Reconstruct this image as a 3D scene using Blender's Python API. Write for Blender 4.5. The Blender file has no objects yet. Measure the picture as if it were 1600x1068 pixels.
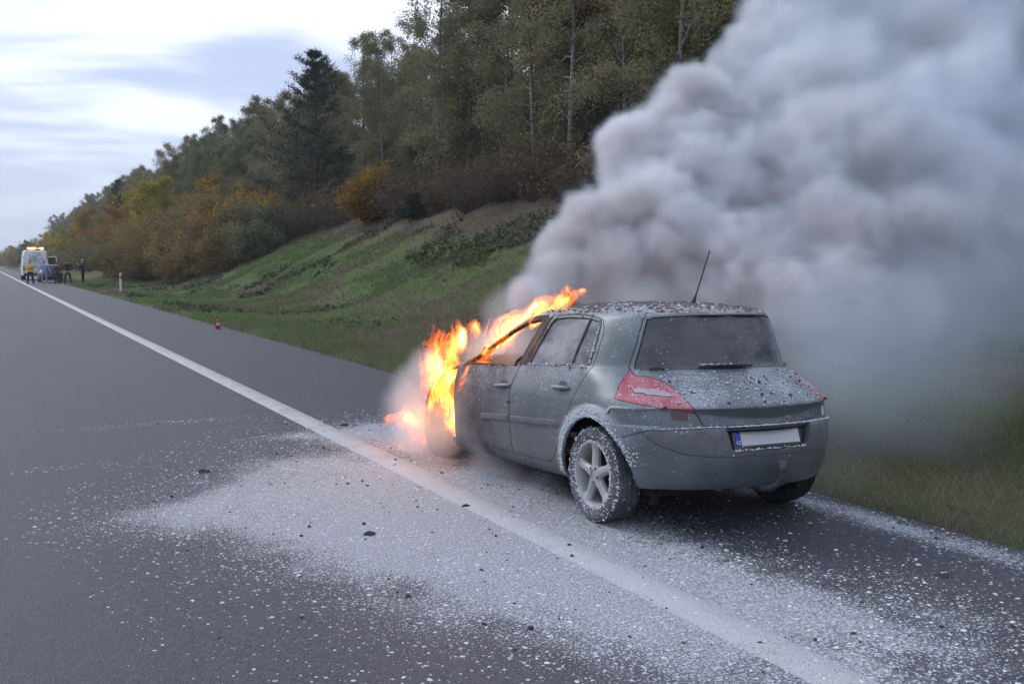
import bpy, bmesh, math, random
import numpy as np
from mathutils import Vector, Matrix, Euler, Quaternion, noise as mnoise

HAZE = 0.0004
R = math.radians
random.seed(7)
scene = bpy.context.scene
COL = scene.collection

# ------------------------------------------------------------------ camera
cam_d = bpy.data.cameras.new('camera')
cam = bpy.data.objects.new('camera', cam_d)
COL.objects.link(cam)
cam_d.sensor_width = 36.0
cam_d.lens = 36.0 * 1613.8 / 1600.0
cam_d.clip_start = 0.05
cam_d.clip_end = 6000
cam.location = (0, 0, 1.722)
cam.rotation_euler = (R(90 - 4.505), R(0.05), R(-27.26))
scene.camera = cam

# ------------------------------------------------------------------ sky
SUN_EL, SUN_AZ = R(38), R(-28)          # azimuth measured from +Y towards +X
world = bpy.data.worlds.new('World')
scene.world = world
world.use_nodes = True
wn = world.node_tree.nodes; wl = world.node_tree.links
wn.clear()
w_out = wn.new('ShaderNodeOutputWorld')
w_bg = wn.new('ShaderNodeBackground')
w_sky = wn.new('ShaderNodeTexSky')
w_sky.sky_type = 'NISHITA'
w_sky.sun_disc = False
w_sky.sun_elevation = SUN_EL
w_sky.sun_rotation = SUN_AZ
w_sky.air_density = 1.0
w_sky.dust_density = 1.5
w_bg.inputs['Strength'].default_value = 0.10
# layered cloud: noise on a plane high above the ground
tc = wn.new('ShaderNodeTexCoord')
sep = wn.new('ShaderNodeSeparateXYZ'); wl.new(tc.outputs['Generated'], sep.inputs[0])
zc = wn.new('ShaderNodeMath'); zc.operation = 'MAXIMUM'; zc.inputs[1].default_value = 0.0
wl.new(sep.outputs['Z'], zc.inputs[0])
zo = wn.new('ShaderNodeMath'); zo.operation = 'ADD'; zo.inputs[1].default_value = 0.10
wl.new(zc.outputs[0], zo.inputs[0])
dx = wn.new('ShaderNodeMath'); dx.operation = 'DIVIDE'; wl.new(sep.outputs['X'], dx.inputs[0]); wl.new(zo.outputs[0], dx.inputs[1])
dy = wn.new('ShaderNodeMath'); dy.operation = 'DIVIDE'; wl.new(sep.outputs['Y'], dy.inputs[0]); wl.new(zo.outputs[0], dy.inputs[1])
cmb = wn.new('ShaderNodeCombineXYZ'); wl.new(dx.outputs[0], cmb.inputs[0]); wl.new(dy.outputs[0], cmb.inputs[1])
cmap = wn.new('ShaderNodeMapping'); cmap.inputs['Rotation'].default_value = (0, 0, R(12)); cmap.inputs['Scale'].default_value = (0.75, 1.1, 1)
cmap.inputs['Location'].default_value = (3.1, 1.45, 0)
wl.new(cmb.outputs[0], cmap.inputs[0])
cn = wn.new('ShaderNodeTexNoise'); cn.inputs['Scale'].default_value = 1.0; cn.inputs['Detail'].default_value = 6; cn.inputs['Roughness'].default_value = 0.5
cn.inputs['Distortion'].default_value = 0.35
wl.new(cmap.outputs[0], cn.inputs['Vector'])
cr = wn.new('ShaderNodeMapRange'); cr.interpolation_type = 'SMOOTHSTEP'
cr.inputs['From Min'].default_value = 0.43; cr.inputs['From Max'].default_value = 0.62
wl.new(cn.outputs['Fac'], cr.inputs['Value'])
# clouds thin out to a blue grey veil near the horizon
hz = wn.new('ShaderNodeMapRange'); hz.interpolation_type = 'SMOOTHSTEP'
hz.inputs['From Min'].default_value = 0.02; hz.inputs['From Max'].default_value = 0.17
hz.inputs['To Min'].default_value = 0.12; hz.inputs['To Max'].default_value = 1.0
wl.new(zc.outputs[0], hz.inputs['Value'])
cm = wn.new('ShaderNodeMath'); cm.operation = 'MULTIPLY'
wl.new(cr.outputs[0], cm.inputs[0]); wl.new(hz.outputs[0], cm.inputs[1])
veil = wn.new('ShaderNodeMix'); veil.data_type = 'RGBA'; veil.inputs[0].default_value = 0.88
wl.new(w_sky.outputs[0], veil.inputs[6]); veil.inputs[7].default_value = (4.1, 4.85, 6.9, 1)
mixc = wn.new('ShaderNodeMix'); mixc.data_type = 'RGBA'
wl.new(cm.outputs[0], mixc.inputs[0]); wl.new(veil.outputs[2], mixc.inputs[6])
mixc.inputs[7].default_value = (8.3, 8.9, 10.3, 1)
wl.new(mixc.outputs[2], w_bg.inputs['Color'])
wl.new(w_bg.outputs[0], w_out.inputs[0])

# ------------------------------------------------------------------ sun behind cloud
sun_d = bpy.data.lights.new('sun', 'SUN')
sun_d.energy = 1.0
sun_d.angle = R(18)
sun_d.color = (1.0, 0.96, 0.92)
sun = bpy.data.objects.new('sun', sun_d)
COL.objects.link(sun)
_sd = Vector((math.sin(SUN_AZ) * math.cos(SUN_EL), math.cos(SUN_AZ) * math.cos(SUN_EL), math.sin(SUN_EL)))
sun.rotation_euler = (-_sd).to_track_quat('-Z', 'Y').to_euler()
sun.location = _sd * 300

# ------------------------------------------------------------------ picture
vs = scene.view_settings
vs.view_transform = 'Standard'
vs.look = 'None'
vs.gamma = 1.0
vs.use_curve_mapping = False
vs.exposure = 0.50
scene.render.engine = 'CYCLES'
cy = scene.cycles
cy.use_denoising = True
cy.denoiser = 'OPENIMAGEDENOISE'
cy.max_bounces = 10
cy.diffuse_bounces = 3
cy.glossy_bounces = 3
cy.transmission_bounces = 4
cy.volume_bounces = 6
cy.transparent_max_bounces = 48
cy.caustics_reflective = False
cy.caustics_refractive = False
cy.sample_clamp_indirect = 6.0
cy.use_adaptive_sampling = True
cy.adaptive_threshold = 0.02

# ------------------------------------------------------------------ helpers
def tag(o, label=None, cat=None, group=None, kind=None):
    if label: o['label'] = label
    if cat: o['category'] = cat
    if group: o['group'] = group
    if kind: o['kind'] = kind
    return o

def empty(name, loc=(0, 0, 0), rz=0.0):
    o = bpy.data.objects.new(name, None)
    o.empty_display_size = 0.3
    COL.objects.link(o)
    o.location = loc
    o.rotation_euler = (0, 0, rz)
    return o

def link_mesh(name, me, mat=None, parent=None):
    o = bpy.data.objects.new(name, me)
    if mat is not None and len(me.materials) == 0:
        for m in (mat if isinstance(mat, (list, tuple)) else [mat]):
            me.materials.append(m)
    COL.objects.link(o)
    if parent is not None:
        o.parent = parent
    return o

def bm_obj(name, bm, mat, parent=None, smooth=True, sharp=35):
    me = bpy.data.meshes.new(name)
    bm.normal_update()
    bm.to_mesh(me); bm.free()
    if smooth:
        me.polygons.foreach_set('use_smooth', [True] * len(me.polygons))
        me.set_sharp_from_angle(angle=R(sharp))
    return link_mesh(name, me, mat, parent)

def np_mesh(name, verts, faces, smooth=False):
    """faces: (n,3) or (n,4) int array"""
    me = bpy.data.meshes.new(name)
    verts = np.asarray(verts, dtype=np.float32); faces = np.asarray(faces, dtype=np.int32)
    n, k = faces.shape
    me.vertices.add(len(verts)); me.vertices.foreach_set('co', verts.ravel())
    me.loops.add(n * k); me.loops.foreach_set('vertex_index', faces.ravel())
    me.polygons.add(n)
    me.polygons.foreach_set('loop_start', np.arange(0, n * k, k, dtype=np.int32))
    me.polygons.foreach_set('loop_total', np.full(n, k, dtype=np.int32))
    if smooth: me.polygons.foreach_set('use_smooth', np.ones(n, dtype=bool))
    me.update(calc_edges=True)
    return me

def box(bm, c, s, rot=None, bevel=0.0, seg=2):
    r = bmesh.ops.create_cube(bm, size=1.0)
    vs_ = r['verts']
    bmesh.ops.scale(bm, verts=vs_, vec=s)
    if bevel > 0:
        es = list({e for v in vs_ for e in v.link_edges})
        b = bmesh.ops.bevel(bm, geom=es, offset=bevel, segments=seg, profile=0.5, affect='EDGES')
        vs_ = list({v for f in b['faces'] for v in f.verts} | {v for v in vs_ if v.is_valid})
    if rot is not None:
        bmesh.ops.rotate(bm, verts=vs_, cent=(0, 0, 0), matrix=rot if isinstance(rot, Matrix) else Euler(rot).to_matrix())
    bmesh.ops.translate(bm, verts=vs_, vec=c)
    return vs_

def tube(bm, pts, rad, n=8, cap=True):
    """tapered tube along points; rad a number or a list"""
    pts = [Vector(p) for p in pts]
    if not isinstance(rad, (list, tuple)): rad = [rad] * len(pts)
    rings = []
    prev = None
    for i, p in enumerate(pts):
        t = (pts[min(i + 1, len(pts) - 1)] - pts[max(i - 1, 0)]).normalized()
        if prev is None:
            a = t.orthogonal().normalized()
        else:
            a = (prev - t * prev.dot(t)).normalized()
        prev = a
        b = t.cross(a)
        rings.append([bm.verts.new(p + (a * math.cos(2 * math.pi * k / n) + b * math.sin(2 * math.pi * k / n)) * rad[i]) for k in range(n)])
    for i in range(len(rings) - 1):
        for k in range(n):
            bm.faces.new((rings[i][k], rings[i][(k + 1) % n], rings[i + 1][(k + 1) % n], rings[i + 1][k]))
    if cap:
        bm.faces.new(rings[0][::-1]); bm.faces.new(rings[-1])
    return rings

def lathe(bm, prof, n=48, axis='Y', closed=False):
    """prof: list of (r, a): radius and position along the axis"""
    rings = []
    for r, a in prof:
        ring = []
        for k in range(n):
            t = 2 * math.pi * k / n
            c, s = r * math.cos(t), r * math.sin(t)
            p = {'Y': (c, a, s), 'Z': (c, s, a), 'X': (a, c, s)}[axis]
            ring.append(bm.verts.new(p))
        rings.append(ring)
    m = len(rings)
    for i in range(m if closed else m - 1):
        for k in range(n):
            bm.faces.new((rings[i][k], rings[i][(k + 1) % n], rings[(i + 1) % m][(k + 1) % n], rings[(i + 1) % m][k]))
    return rings

# ------------------------------------------------------------------ materials
def new_mat(name):
    m = bpy.data.materials.new(name)
    m.use_nodes = True
    nt = m.node_tree
    nt.nodes.clear()
    out = nt.nodes.new('ShaderNodeOutputMaterial')
    return m, nt, nt.nodes, nt.links, out

class NB:
    """small node-building helper"""
    def __init__(s, name):
        s.m, s.nt, s.n, s.l, s.out = new_mat(name)
    def node(s, t, **kw):
        x = s.n.new(t)
        for k, v in kw.items(): setattr(x, k, v)
        return x
    def put(s, sock, v):
        if hasattr(v, 'is_linked') or isinstance(v, bpy.types.NodeSocket): s.l.new(v, sock)
        elif isinstance(v, (tuple, list)) and len(v) == 3 and sock.type == 'RGBA': sock.default_value = (*v, 1)
        else: sock.default_value = v
    def math(s, op, a, b=0.0, c=None, clamp=False):
        x = s.node('ShaderNodeMath', operation=op, use_clamp=clamp)
        s.put(x.inputs[0], a); s.put(x.inputs[1], b)
        if c is not None: s.put(x.inputs[2], c)
        return x.outputs[0]
    def noise(s, vec, scale, detail=4, rough=0.5, dist=0.0):
        x = s.node('ShaderNodeTexNoise')
        s.put(x.inputs['Vector'], vec); x.inputs['Scale'].default_value = scale
        x.inputs['Detail'].default_value = detail; x.inputs['Roughness'].default_value = rough
        x.inputs['Distortion'].default_value = dist
        return x.outputs['Fac']
    def voro(s, vec, scale, feature='F1', out='Distance', rand=1.0):
        x = s.node('ShaderNodeTexVoronoi', feature=feature)
        s.put(x.inputs['Vector'], vec); x.inputs['Scale'].default_value = scale
        x.inputs['Randomness'].default_value = rand
        return x.outputs[out]
    def step(s, v, lo, hi, smooth=True, a=0.0, b=1.0):
        x = s.node('ShaderNodeMapRange', interpolation_type='SMOOTHSTEP' if smooth else 'LINEAR')
        s.put(x.inputs['Value'], v); s.put(x.inputs['From Min'], lo); s.put(x.inputs['From Max'], hi)
        s.put(x.inputs['To Min'], a); s.put(x.inputs['To Max'], b)
        return x.outputs[0]
    def mix(s, f, a, b, blend='MIX'):
        x = s.node('ShaderNodeMix', data_type='RGBA', blend_type=blend)
        s.put(x.inputs[0], f); s.put(x.inputs[6], a); s.put(x.inputs[7], b)
        return x.outputs[2]
    def obj(s): return s.node('ShaderNodeTexCoord').outputs['Object']
    def pos(s): return s.node('ShaderNodeNewGeometry').outputs['Position']
    def nrm(s): return s.node('ShaderNodeNewGeometry').outputs['Normal']
    def xyz(s, v):
        x = s.node('ShaderNodeSeparateXYZ'); s.put(x.inputs[0], v); return x.outputs
    def mapping(s, v, scale=(1, 1, 1), loc=(0, 0, 0), rot=(0, 0, 0)):
        x = s.node('ShaderNodeMapping'); s.put(x.inputs[0], v)
        x.inputs['Scale'].default_value = scale; x.inputs['Location'].default_value = loc; x.inputs['Rotation'].default_value = rot
        return x.outputs[0]
    def bump(s, h, strength=0.3, dist=0.01):
        x = s.node('ShaderNodeBump'); s.put(x.inputs['Height'], h)
        x.inputs['Strength'].default_value = strength; x.inputs['Distance'].default_value = dist
        return x.outputs[0]
    def bsdf(s, color, rough=0.6, metal=0.0, normal=None, spec=None, **kw):
        x = s.node('ShaderNodeBsdfPrincipled')
        s.put(x.inputs['Base Color'], color); s.put(x.inputs['Roughness'], rough); s.put(x.inputs['Metallic'], metal)
        if normal is not None: s.put(x.inputs['Normal'], normal)
        if spec is not None: s.put(x.inputs['Specular IOR Level'], spec)
        for k, v in kw.items(): s.put(x.inputs[k], v)
        return x.outputs[0]
    def done(s, shader): s.l.new(shader, s.out.inputs['Surface']); return s.m

def plain(name, color, rough=0.6, metal=0.0, spec=None, var=0.25, scale=9.0, bump=0.0):
    b = NB(name)
    o = b.obj()
    n = b.noise(o, scale, 5, 0.6)
    dark = tuple(c * (1 - var) for c in color); lite = tuple(min(1, c * (1 + var)) for c in color)
    col = b.mix(n, dark, lite)
    nr = b.bump(b.noise(o, scale * 8, 4), bump, 0.01) if bump else None
    return b.done(b.bsdf(col, rough, metal, nr, spec))
# ================================================================== car materials
def powder_mix(b, col, rough, amt=1.0, up_lo=-0.3, up_hi=0.75, extra=None):
    """white extinguisher powder lying on a surface: fine specks, denser where the surface faces up and in drifts"""
    o = b.obj()
    nz = b.xyz(b.nrm())[2]
    up = b.step(nz, up_lo, up_hi, a=0.05, b=1.0)
    drift = b.step(b.noise(o, 3.2, 4, 0.6), 0.32, 0.68, a=0.25, b=1.1)
    cov = b.math('MULTIPLY', b.math('MULTIPLY', up, drift), amt)
    if extra is not None: cov = b.math('ADD', cov, extra)
    fine = b.noise(o, 105, 2, 0.7)
    t1 = b.math('SUBTRACT', 0.74, b.math('MULTIPLY', cov, 0.20))
    m1 = b.step(fine, t1, b.math('ADD', t1, 0.07))
    m2 = None
    for sc, lim, big in ((46, 0.60, 0.34), (85, 0.80, 0.36)):
        v = b.node('ShaderNodeTexVoronoi', feature='F1')
        wv = b.node('ShaderNodeVectorMath', operation='ADD'); nz_ = b.node('ShaderNodeTexNoise'); nz_.inputs['Scale'].default_value = 70; b.l.new(o, nz_.inputs['Vector'])
        sv = b.node('ShaderNodeVectorMath', operation='SCALE'); b.l.new(nz_.outputs['Color'], sv.inputs[0]); sv.inputs['Scale'].default_value = 0.012
        b.l.new(o, wv.inputs[0]); b.l.new(sv.outputs[0], wv.inputs[1]); b.l.new(wv.outputs[0], v.inputs['Vector']); v.inputs['Scale'].default_value = sc
        rnd = b.xyz(v.outputs['Color'])
        on = b.math('LESS_THAN', rnd[0], b.math('MULTIPLY', cov, lim))
        rad = b.math('MULTIPLY', on, b.math('MULTIPLY_ADD', rnd[1], big * 0.75, big * 0.30))
        k = b.step(v.outputs['Distance'], rad, b.math('SUBTRACT', rad, 0.08))
        m2 = k if m2 is None else b.math('MAXIMUM', m2, k)
    film = b.math('MULTIPLY', b.math('ADD', b.math('MULTIPLY', cov, 0.25), 0.05), b.step(b.noise(o, 7, 5, 0.65), 0.25, 0.7, a=0.6, b=1.25))
    m = b.math('MAXIMUM', b.math('MAXIMUM', b.math('MULTIPLY', m1, 0.85), b.math('MULTIPLY', m2, 0.9)), film, clamp=True)
    # flakes of black soot
    sf = b.voro(b.mapping(o, loc=(3, 7, 1)), 24)
    sn = b.noise(b.mapping(o, loc=(9, 2, 4)), 13, 2)
    sr = b.math('MULTIPLY', b.step(sn, 0.62, 0.78), 0.14)
    ms = b.math('MULTIPLY', b.step(sf, sr, b.math('SUBTRACT', sr, 0.06)), b.step(nz, -0.2, 0.5))
    c2 = b.mix(m, col, (0.56, 0.58, 0.63))
    c2 = b.mix(ms, c2, (0.02, 0.02, 0.022))
    r2 = b.math('ADD', rough, b.math('MULTIPLY', m, 0.5), clamp=True)
    h = b.math('ADD', b.math('MULTIPLY', m1, 0.5), m2)
    return c2, r2, m, h

def mat_paint(name='dusty green grey car paint', soot=True):
    b = NB(name)
    o = b.obj()
    x, y, z = b.xyz(o)
    base = b.mix(b.noise(o, 1.6, 3), (0.082, 0.102, 0.107), (0.106, 0.127, 0.132))
    if soot:
        # paint burnt and sooted towards the engine bay, ragged edge
        ed = b.math('ADD', x, b.math('MULTIPLY', b.math('SUBTRACT', b.noise(o, 2.6, 5, 0.65), 0.5), 1.1))
        burnt = b.step(ed, 1.15, 1.75)
        bc = b.mix(b.step(b.noise(o, 5, 5, 0.7), 0.35, 0.7), (0.035, 0.028, 0.026), (0.13, 0.105, 0.095))
        base = b.mix(burnt, base, bc)
        # roof: heat-scorched, grey brown ash over a lighter bare band
        rf = b.math('MULTIPLY', b.step(z, 1.385, 1.405), b.step(b.noise(o, 3, 4), 0.2, 0.45))
        rc = b.mix(b.noise(o, 22, 5, 0.7), (0.06, 0.052, 0.048), (0.23, 0.21, 0.20))
        base = b.mix(rf, base, rc)
        rough0 = b.step(burnt, 0, 1, a=0.36, b=0.85)
    else:
        rough0 = 0.36
    # caked on the flare of the rear arch
    rr = b.math('SQRT', b.math('ADD', b.math('POWER', b.math('ADD', x, 0.015), 2.0), b.math('POWER', b.math('SUBTRACT', z, 0.32), 2.0)))
    arch = b.math('MULTIPLY', b.step(rr, 0.475, 0.425), b.step(b.math('ADD', z, b.math('MULTIPLY', x, 0.4)), 0.45, 0.72, a=0.15))
    col, rough, m, h = powder_mix(b, base, rough0, extra=b.math('MULTIPLY', arch, b.step(b.noise(o, 16, 4, 0.6), 0.2, 0.6, a=0.5, b=1.5)))
    metal = b.math('MULTIPLY', b.math('SUBTRACT', 1.0, m), 0.35)
    nr = b.bump(h, 0.5, 0.004)
    return b.done(b.bsdf(col, rough, metal, nr))

def mat_dusty(name, color, rough, amt=0.8, metal=0.0, spec=None, lo=-0.3, hi=0.75):
    b = NB(name)
    o = b.obj()
    base = b.mix(b.noise(o, 14, 4), tuple(c * 0.75 for c in color), tuple(min(1, c * 1.25) for c in color))
    col, r2, m, h = powder_mix(b, base, rough, amt, lo, hi)
    mt = b.math('MULTIPLY', b.math('SUBTRACT', 1.0, m), metal) if metal else 0.0
    return b.done(b.bsdf(col, r2, mt, b.bump(h, 0.5, 0.004), spec))

def mat_glass_soot(name, reflection=0.0):
    b = NB(name)
    o = b.obj()
    n = b.noise(b.mapping(o, (2.5, 2.5, 7)), 1.6, 5, 0.6)
    base = b.mix(b.step(n, 0.3, 0.75), (0.012, 0.012, 0.016), (0.055, 0.052, 0.06))
    if reflection:
        base = b.mix(b.math('MULTIPLY', b.step(b.noise(b.mapping(o, (1.2, 1, 2.6)), 2.2, 4, 0.55), 0.42, 0.78), reflection), base, (0.42, 0.40, 0.42))  # pale smears of reflected sky, painted into the glass colour
    col, r2, m, h = powder_mix(b, base, b.step(n, 0.3, 0.8, a=0.10, b=0.32), 0.16, -0.8, 0.9)
    return b.done(b.bsdf(col, r2, 0.0, None, 0.5))

def mat_lamp():
    b = NB('red tail lamp plastic under powder')
    o = b.obj()
    base = b.mix(b.noise(o, 40, 3), (0.30, 0.006, 0.010), (0.46, 0.014, 0.020))
    col, r2, m, h = powder_mix(b, base, 0.18, 0.85, -0.05, 0.75)
    return b.done(b.bsdf(col, r2, 0.0, b.bump(h, 0.4, 0.004), 0.6))

def mat_burnt(name='charred black metal'):
    b = NB(name)
    o = b.obj()
    n = b.step(b.noise(o, 9, 6, 0.7), 0.35, 0.7)
    col = b.mix(n, (0.012, 0.011, 0.011), (0.075, 0.06, 0.052))
    col = b.mix(b.step(b.noise(o, 3.3, 4), 0.56, 0.75), col, (0.14, 0.085, 0.055))
    return b.done(b.bsdf(col, 0.85, 0.0, b.bump(b.noise(o, 60, 5, 0.7), 0.6, 0.01)))

M = {}
M['paint'] = mat_paint()
M['plastic'] = mat_dusty('grey bumper plastic under powder', (0.075, 0.075, 0.085), 0.5, 0.75)
M['dark_plastic'] = mat_dusty('black trim plastic', (0.018, 0.018, 0.021), 0.5, 0.35)
M['rear_glass'] = mat_glass_soot('sooty dark rear glass')
M['side_glass'] = mat_glass_soot('sooty side glass with painted pale reflection', 0.62)
M['lamp'] = mat_lamp()
M['lamp_clear'] = mat_dusty('clear lamp strip under powder', (0.36, 0.27, 0.29), 0.25, 0.9, lo=-0.8, hi=0.6)
M['char'] = mat_burnt()
M['cavity'] = plain('black body cavity', (0.010, 0.010, 0.011), 0.9)
M['rubber'] = mat_dusty('tyre rubber under powder', (0.020, 0.020, 0.022), 0.8, 0.50, lo=-1.5, hi=0.9)
M['alloy'] = mat_dusty('powdered silver alloy', (0.40, 0.385, 0.37), 0.42, 0.55, metal=0.25, lo=-1.2, hi=0.9)
M['bare_rubber'] = plain('tyre tread rubber', (0.022, 0.022, 0.024), 0.8, var=0.3, scale=30)
M['plate_white'] = plain('plate white', (0.52, 0.52, 0.54), 0.5, var=0.06, scale=60)
M['plate_blue'] = plain('plate blue', (0.012, 0.05, 0.36), 0.4, var=0.1)
M['white_print'] = plain('white print', (0.7, 0.7, 0.72), 0.5, var=0.05)
M['powder'] = plain('white extinguisher powder', (0.66, 0.68, 0.72), 0.95, var=0.12, scale=40, bump=0.3)
M['chrome'] = mat_dusty('dulled chrome', (0.42, 0.42, 0.44), 0.3, 0.9, metal=0.7)
M['ash'] = plain('grey brown ash crust', (0.15, 0.135, 0.13), 0.95, var=0.55, scale=26, bump=0.6)
M['red_dark'] = plain('dull red mosaic sticker', (0.11, 0.075, 0.085), 0.6, var=0.4, scale=60)

# ================================================================== ground, road
def smooth01(a, b, x):
    t = np.clip((x - a) / (b - a), 0, 1)
    return t * t * (3 - 2 * t)

def fbm(x, y, seed=0, octaves=4):
    """cheap value noise for terrain, vectorised"""
    x = np.asarray(x, float); y = np.asarray(y, float)
    out = np.zeros(np.broadcast(x, y).shape); amp = 0.5; fr = 1.0
    for o in range(octaves):
        xi = np.floor(x * fr).astype(np.int64); yi = np.floor(y * fr).astype(np.int64)
        xf = x * fr - xi; yf = y * fr - yi
        def h(i, j):
            n = (i * 374761393 + j * 668265263 + (seed + o * 17) * 974634777) & 0xffffffff
            n = ((n ^ (n >> 13)) * 1274126177) & 0xffffffff
            return ((n ^ (n >> 16)) & 0xffff) / 65535.0
        u = xf * xf * (3 - 2 * xf); v = yf * yf * (3 - 2 * yf)
        out += amp * ((h(xi, yi) * (1 - u) + h(xi + 1, yi) * u) * (1 - v) + (h(xi, yi + 1) * (1 - u) + h(xi + 1, yi + 1) * u) * v)
        amp *= 0.5; fr *= 2.0
    return out

EDGE_X = 3.09                 # white edge line
GRASS_X = 5.62                # where the asphalt ends
def grass_edge(y):
    return GRASS_X + 0.13 * np.clip((np.asarray(y, float) - 6) / 12, 0, 1) + 0.09 * (fbm(np.asarray(y, float) * 1.7, 0.3, 5, 3) - 0.45)

def shoulder_z(x):
    return -0.0175 * np.clip(np.asarray(x, float) - EDGE_X, 0, 3.0)

def ground_z(x, y):
    x = np.asarray(x, float); y = np.asarray(y, float)
    z = shoulder_z(x) + 0.0
    d = x - GRASS_X
    foot = 11.2 + 0.5 * (fbm(y * 0.07, 1.0, 3, 2) - 0.4)
    z = z + 0.05 * smooth01(0.0, 0.5, d) - 0.16 * smooth01(0.8, 3.6, d) + 0.10 * smooth01(3.6, 5.4, d)
    s = x - foot
    bank = 0.5 * (np.sqrt(s * s + 0.8) + s) * 0.5
    top = 6.4
    bank = np.where(bank > top - 1.5, top - 1.5 + 1.5 * np.tanh((bank - top + 1.5) / 1.5) + 0.06 * np.clip(x - 24, 0, 200), bank)
    lump = (fbm(x * 0.55, y * 0.55, 11, 4) - 0.47) * 0.75 * smooth01(10.5, 14, x) + (fbm(x * 1.6, y * 1.6, 4, 3) - 0.45) * 0.12 * smooth01(0.3, 2.0, d)
    # left of the road: a narrow verge and falling ground
    l = np.clip(-8.1 - x, 0, None)
    z = z + bank + lump + 0.05 * smooth01(0, 0.4, l) - 0.10 * np.clip(l - 1.5, 0, 30)
    z = z + np.where(x < -8.1, (fbm(x * 0.3, y * 0.3, 9, 3) - 0.45) * 0.25 * smooth01(0.5, 3, l), 0)
    return z

def grid_mesh(name, xs, ys, zf):
    X, Y = np.meshgrid(xs, ys)
    Z = zf(X, Y)
    V = np.stack([X, Y, Z], -1).reshape(-1, 3)
    nx, ny = len(xs), len(ys)
    i = np.arange(ny - 1)[:, None] * nx + np.arange(nx - 1)[None, :]
    F = np.stack([i, i + 1, i + nx + 1, i + nx], -1).reshape(-1, 4)
    return np_mesh(name, V, F, True)

def stretch(a, b, d0, g):
    out = [a]; d = d0
    while out[-1] < b: out.append(out[-1] + d); d *= g
    return np.array(out)

def gauss(b, x, y, cx, cy, sx, sy, amp):
    ex = b.math('POWER', b.math('ABSOLUTE', b.math('DIVIDE', b.math('SUBTRACT', x, cx), sx)), 2.0)
    ey = b.math('POWER', b.math('ABSOLUTE', b.math('DIVIDE', b.math('SUBTRACT', y, cy), sy)), 2.0)
    return b.math('MULTIPLY', b.math('POWER', 2.718, b.math('MULTIPLY', b.math('ADD', ex, ey), -1.0)), amp)

SPILL = [(2.85, 6.6, 1.05, 1.9, 1.75), (2.0, 6.2, 0.85, 1.1, 0.75), (1.25, 7.2, 0.80, 0.60, 0.95), (3.2, 4.5, 0.75, 1.8, 1.0), (3.75, 9.7, 1.0, 0.85, 1.25), (2.2, 8.2, 0.9, 0.8, 0.70), (4.2, 9.2, 0.7, 1.6, 0.6), (2.9, 9.9, 0.7, 0.25, 0.6),
         (5.36, 4.9, 0.22, 1.45, 1.15), (3.7, 3.4, 1.3, 1.0, 0.62), (1.8, 11.45, 0.9, 0.16, 0.50), (2.3, 4.5, 0.9, 1.1, 0.45), (3.35, 6.9, 0.5, 1.6, 0.35), (0.6, 9.3, 1.1, 0.12, 0.25)]

def spill_np(x, y):
    d = 0
    for cx, cy, sx, sy, a in SPILL: d = d + a * np.exp(-((x - cx) / sx) ** 2 - ((y - cy) / sy) ** 2)
    return d

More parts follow.
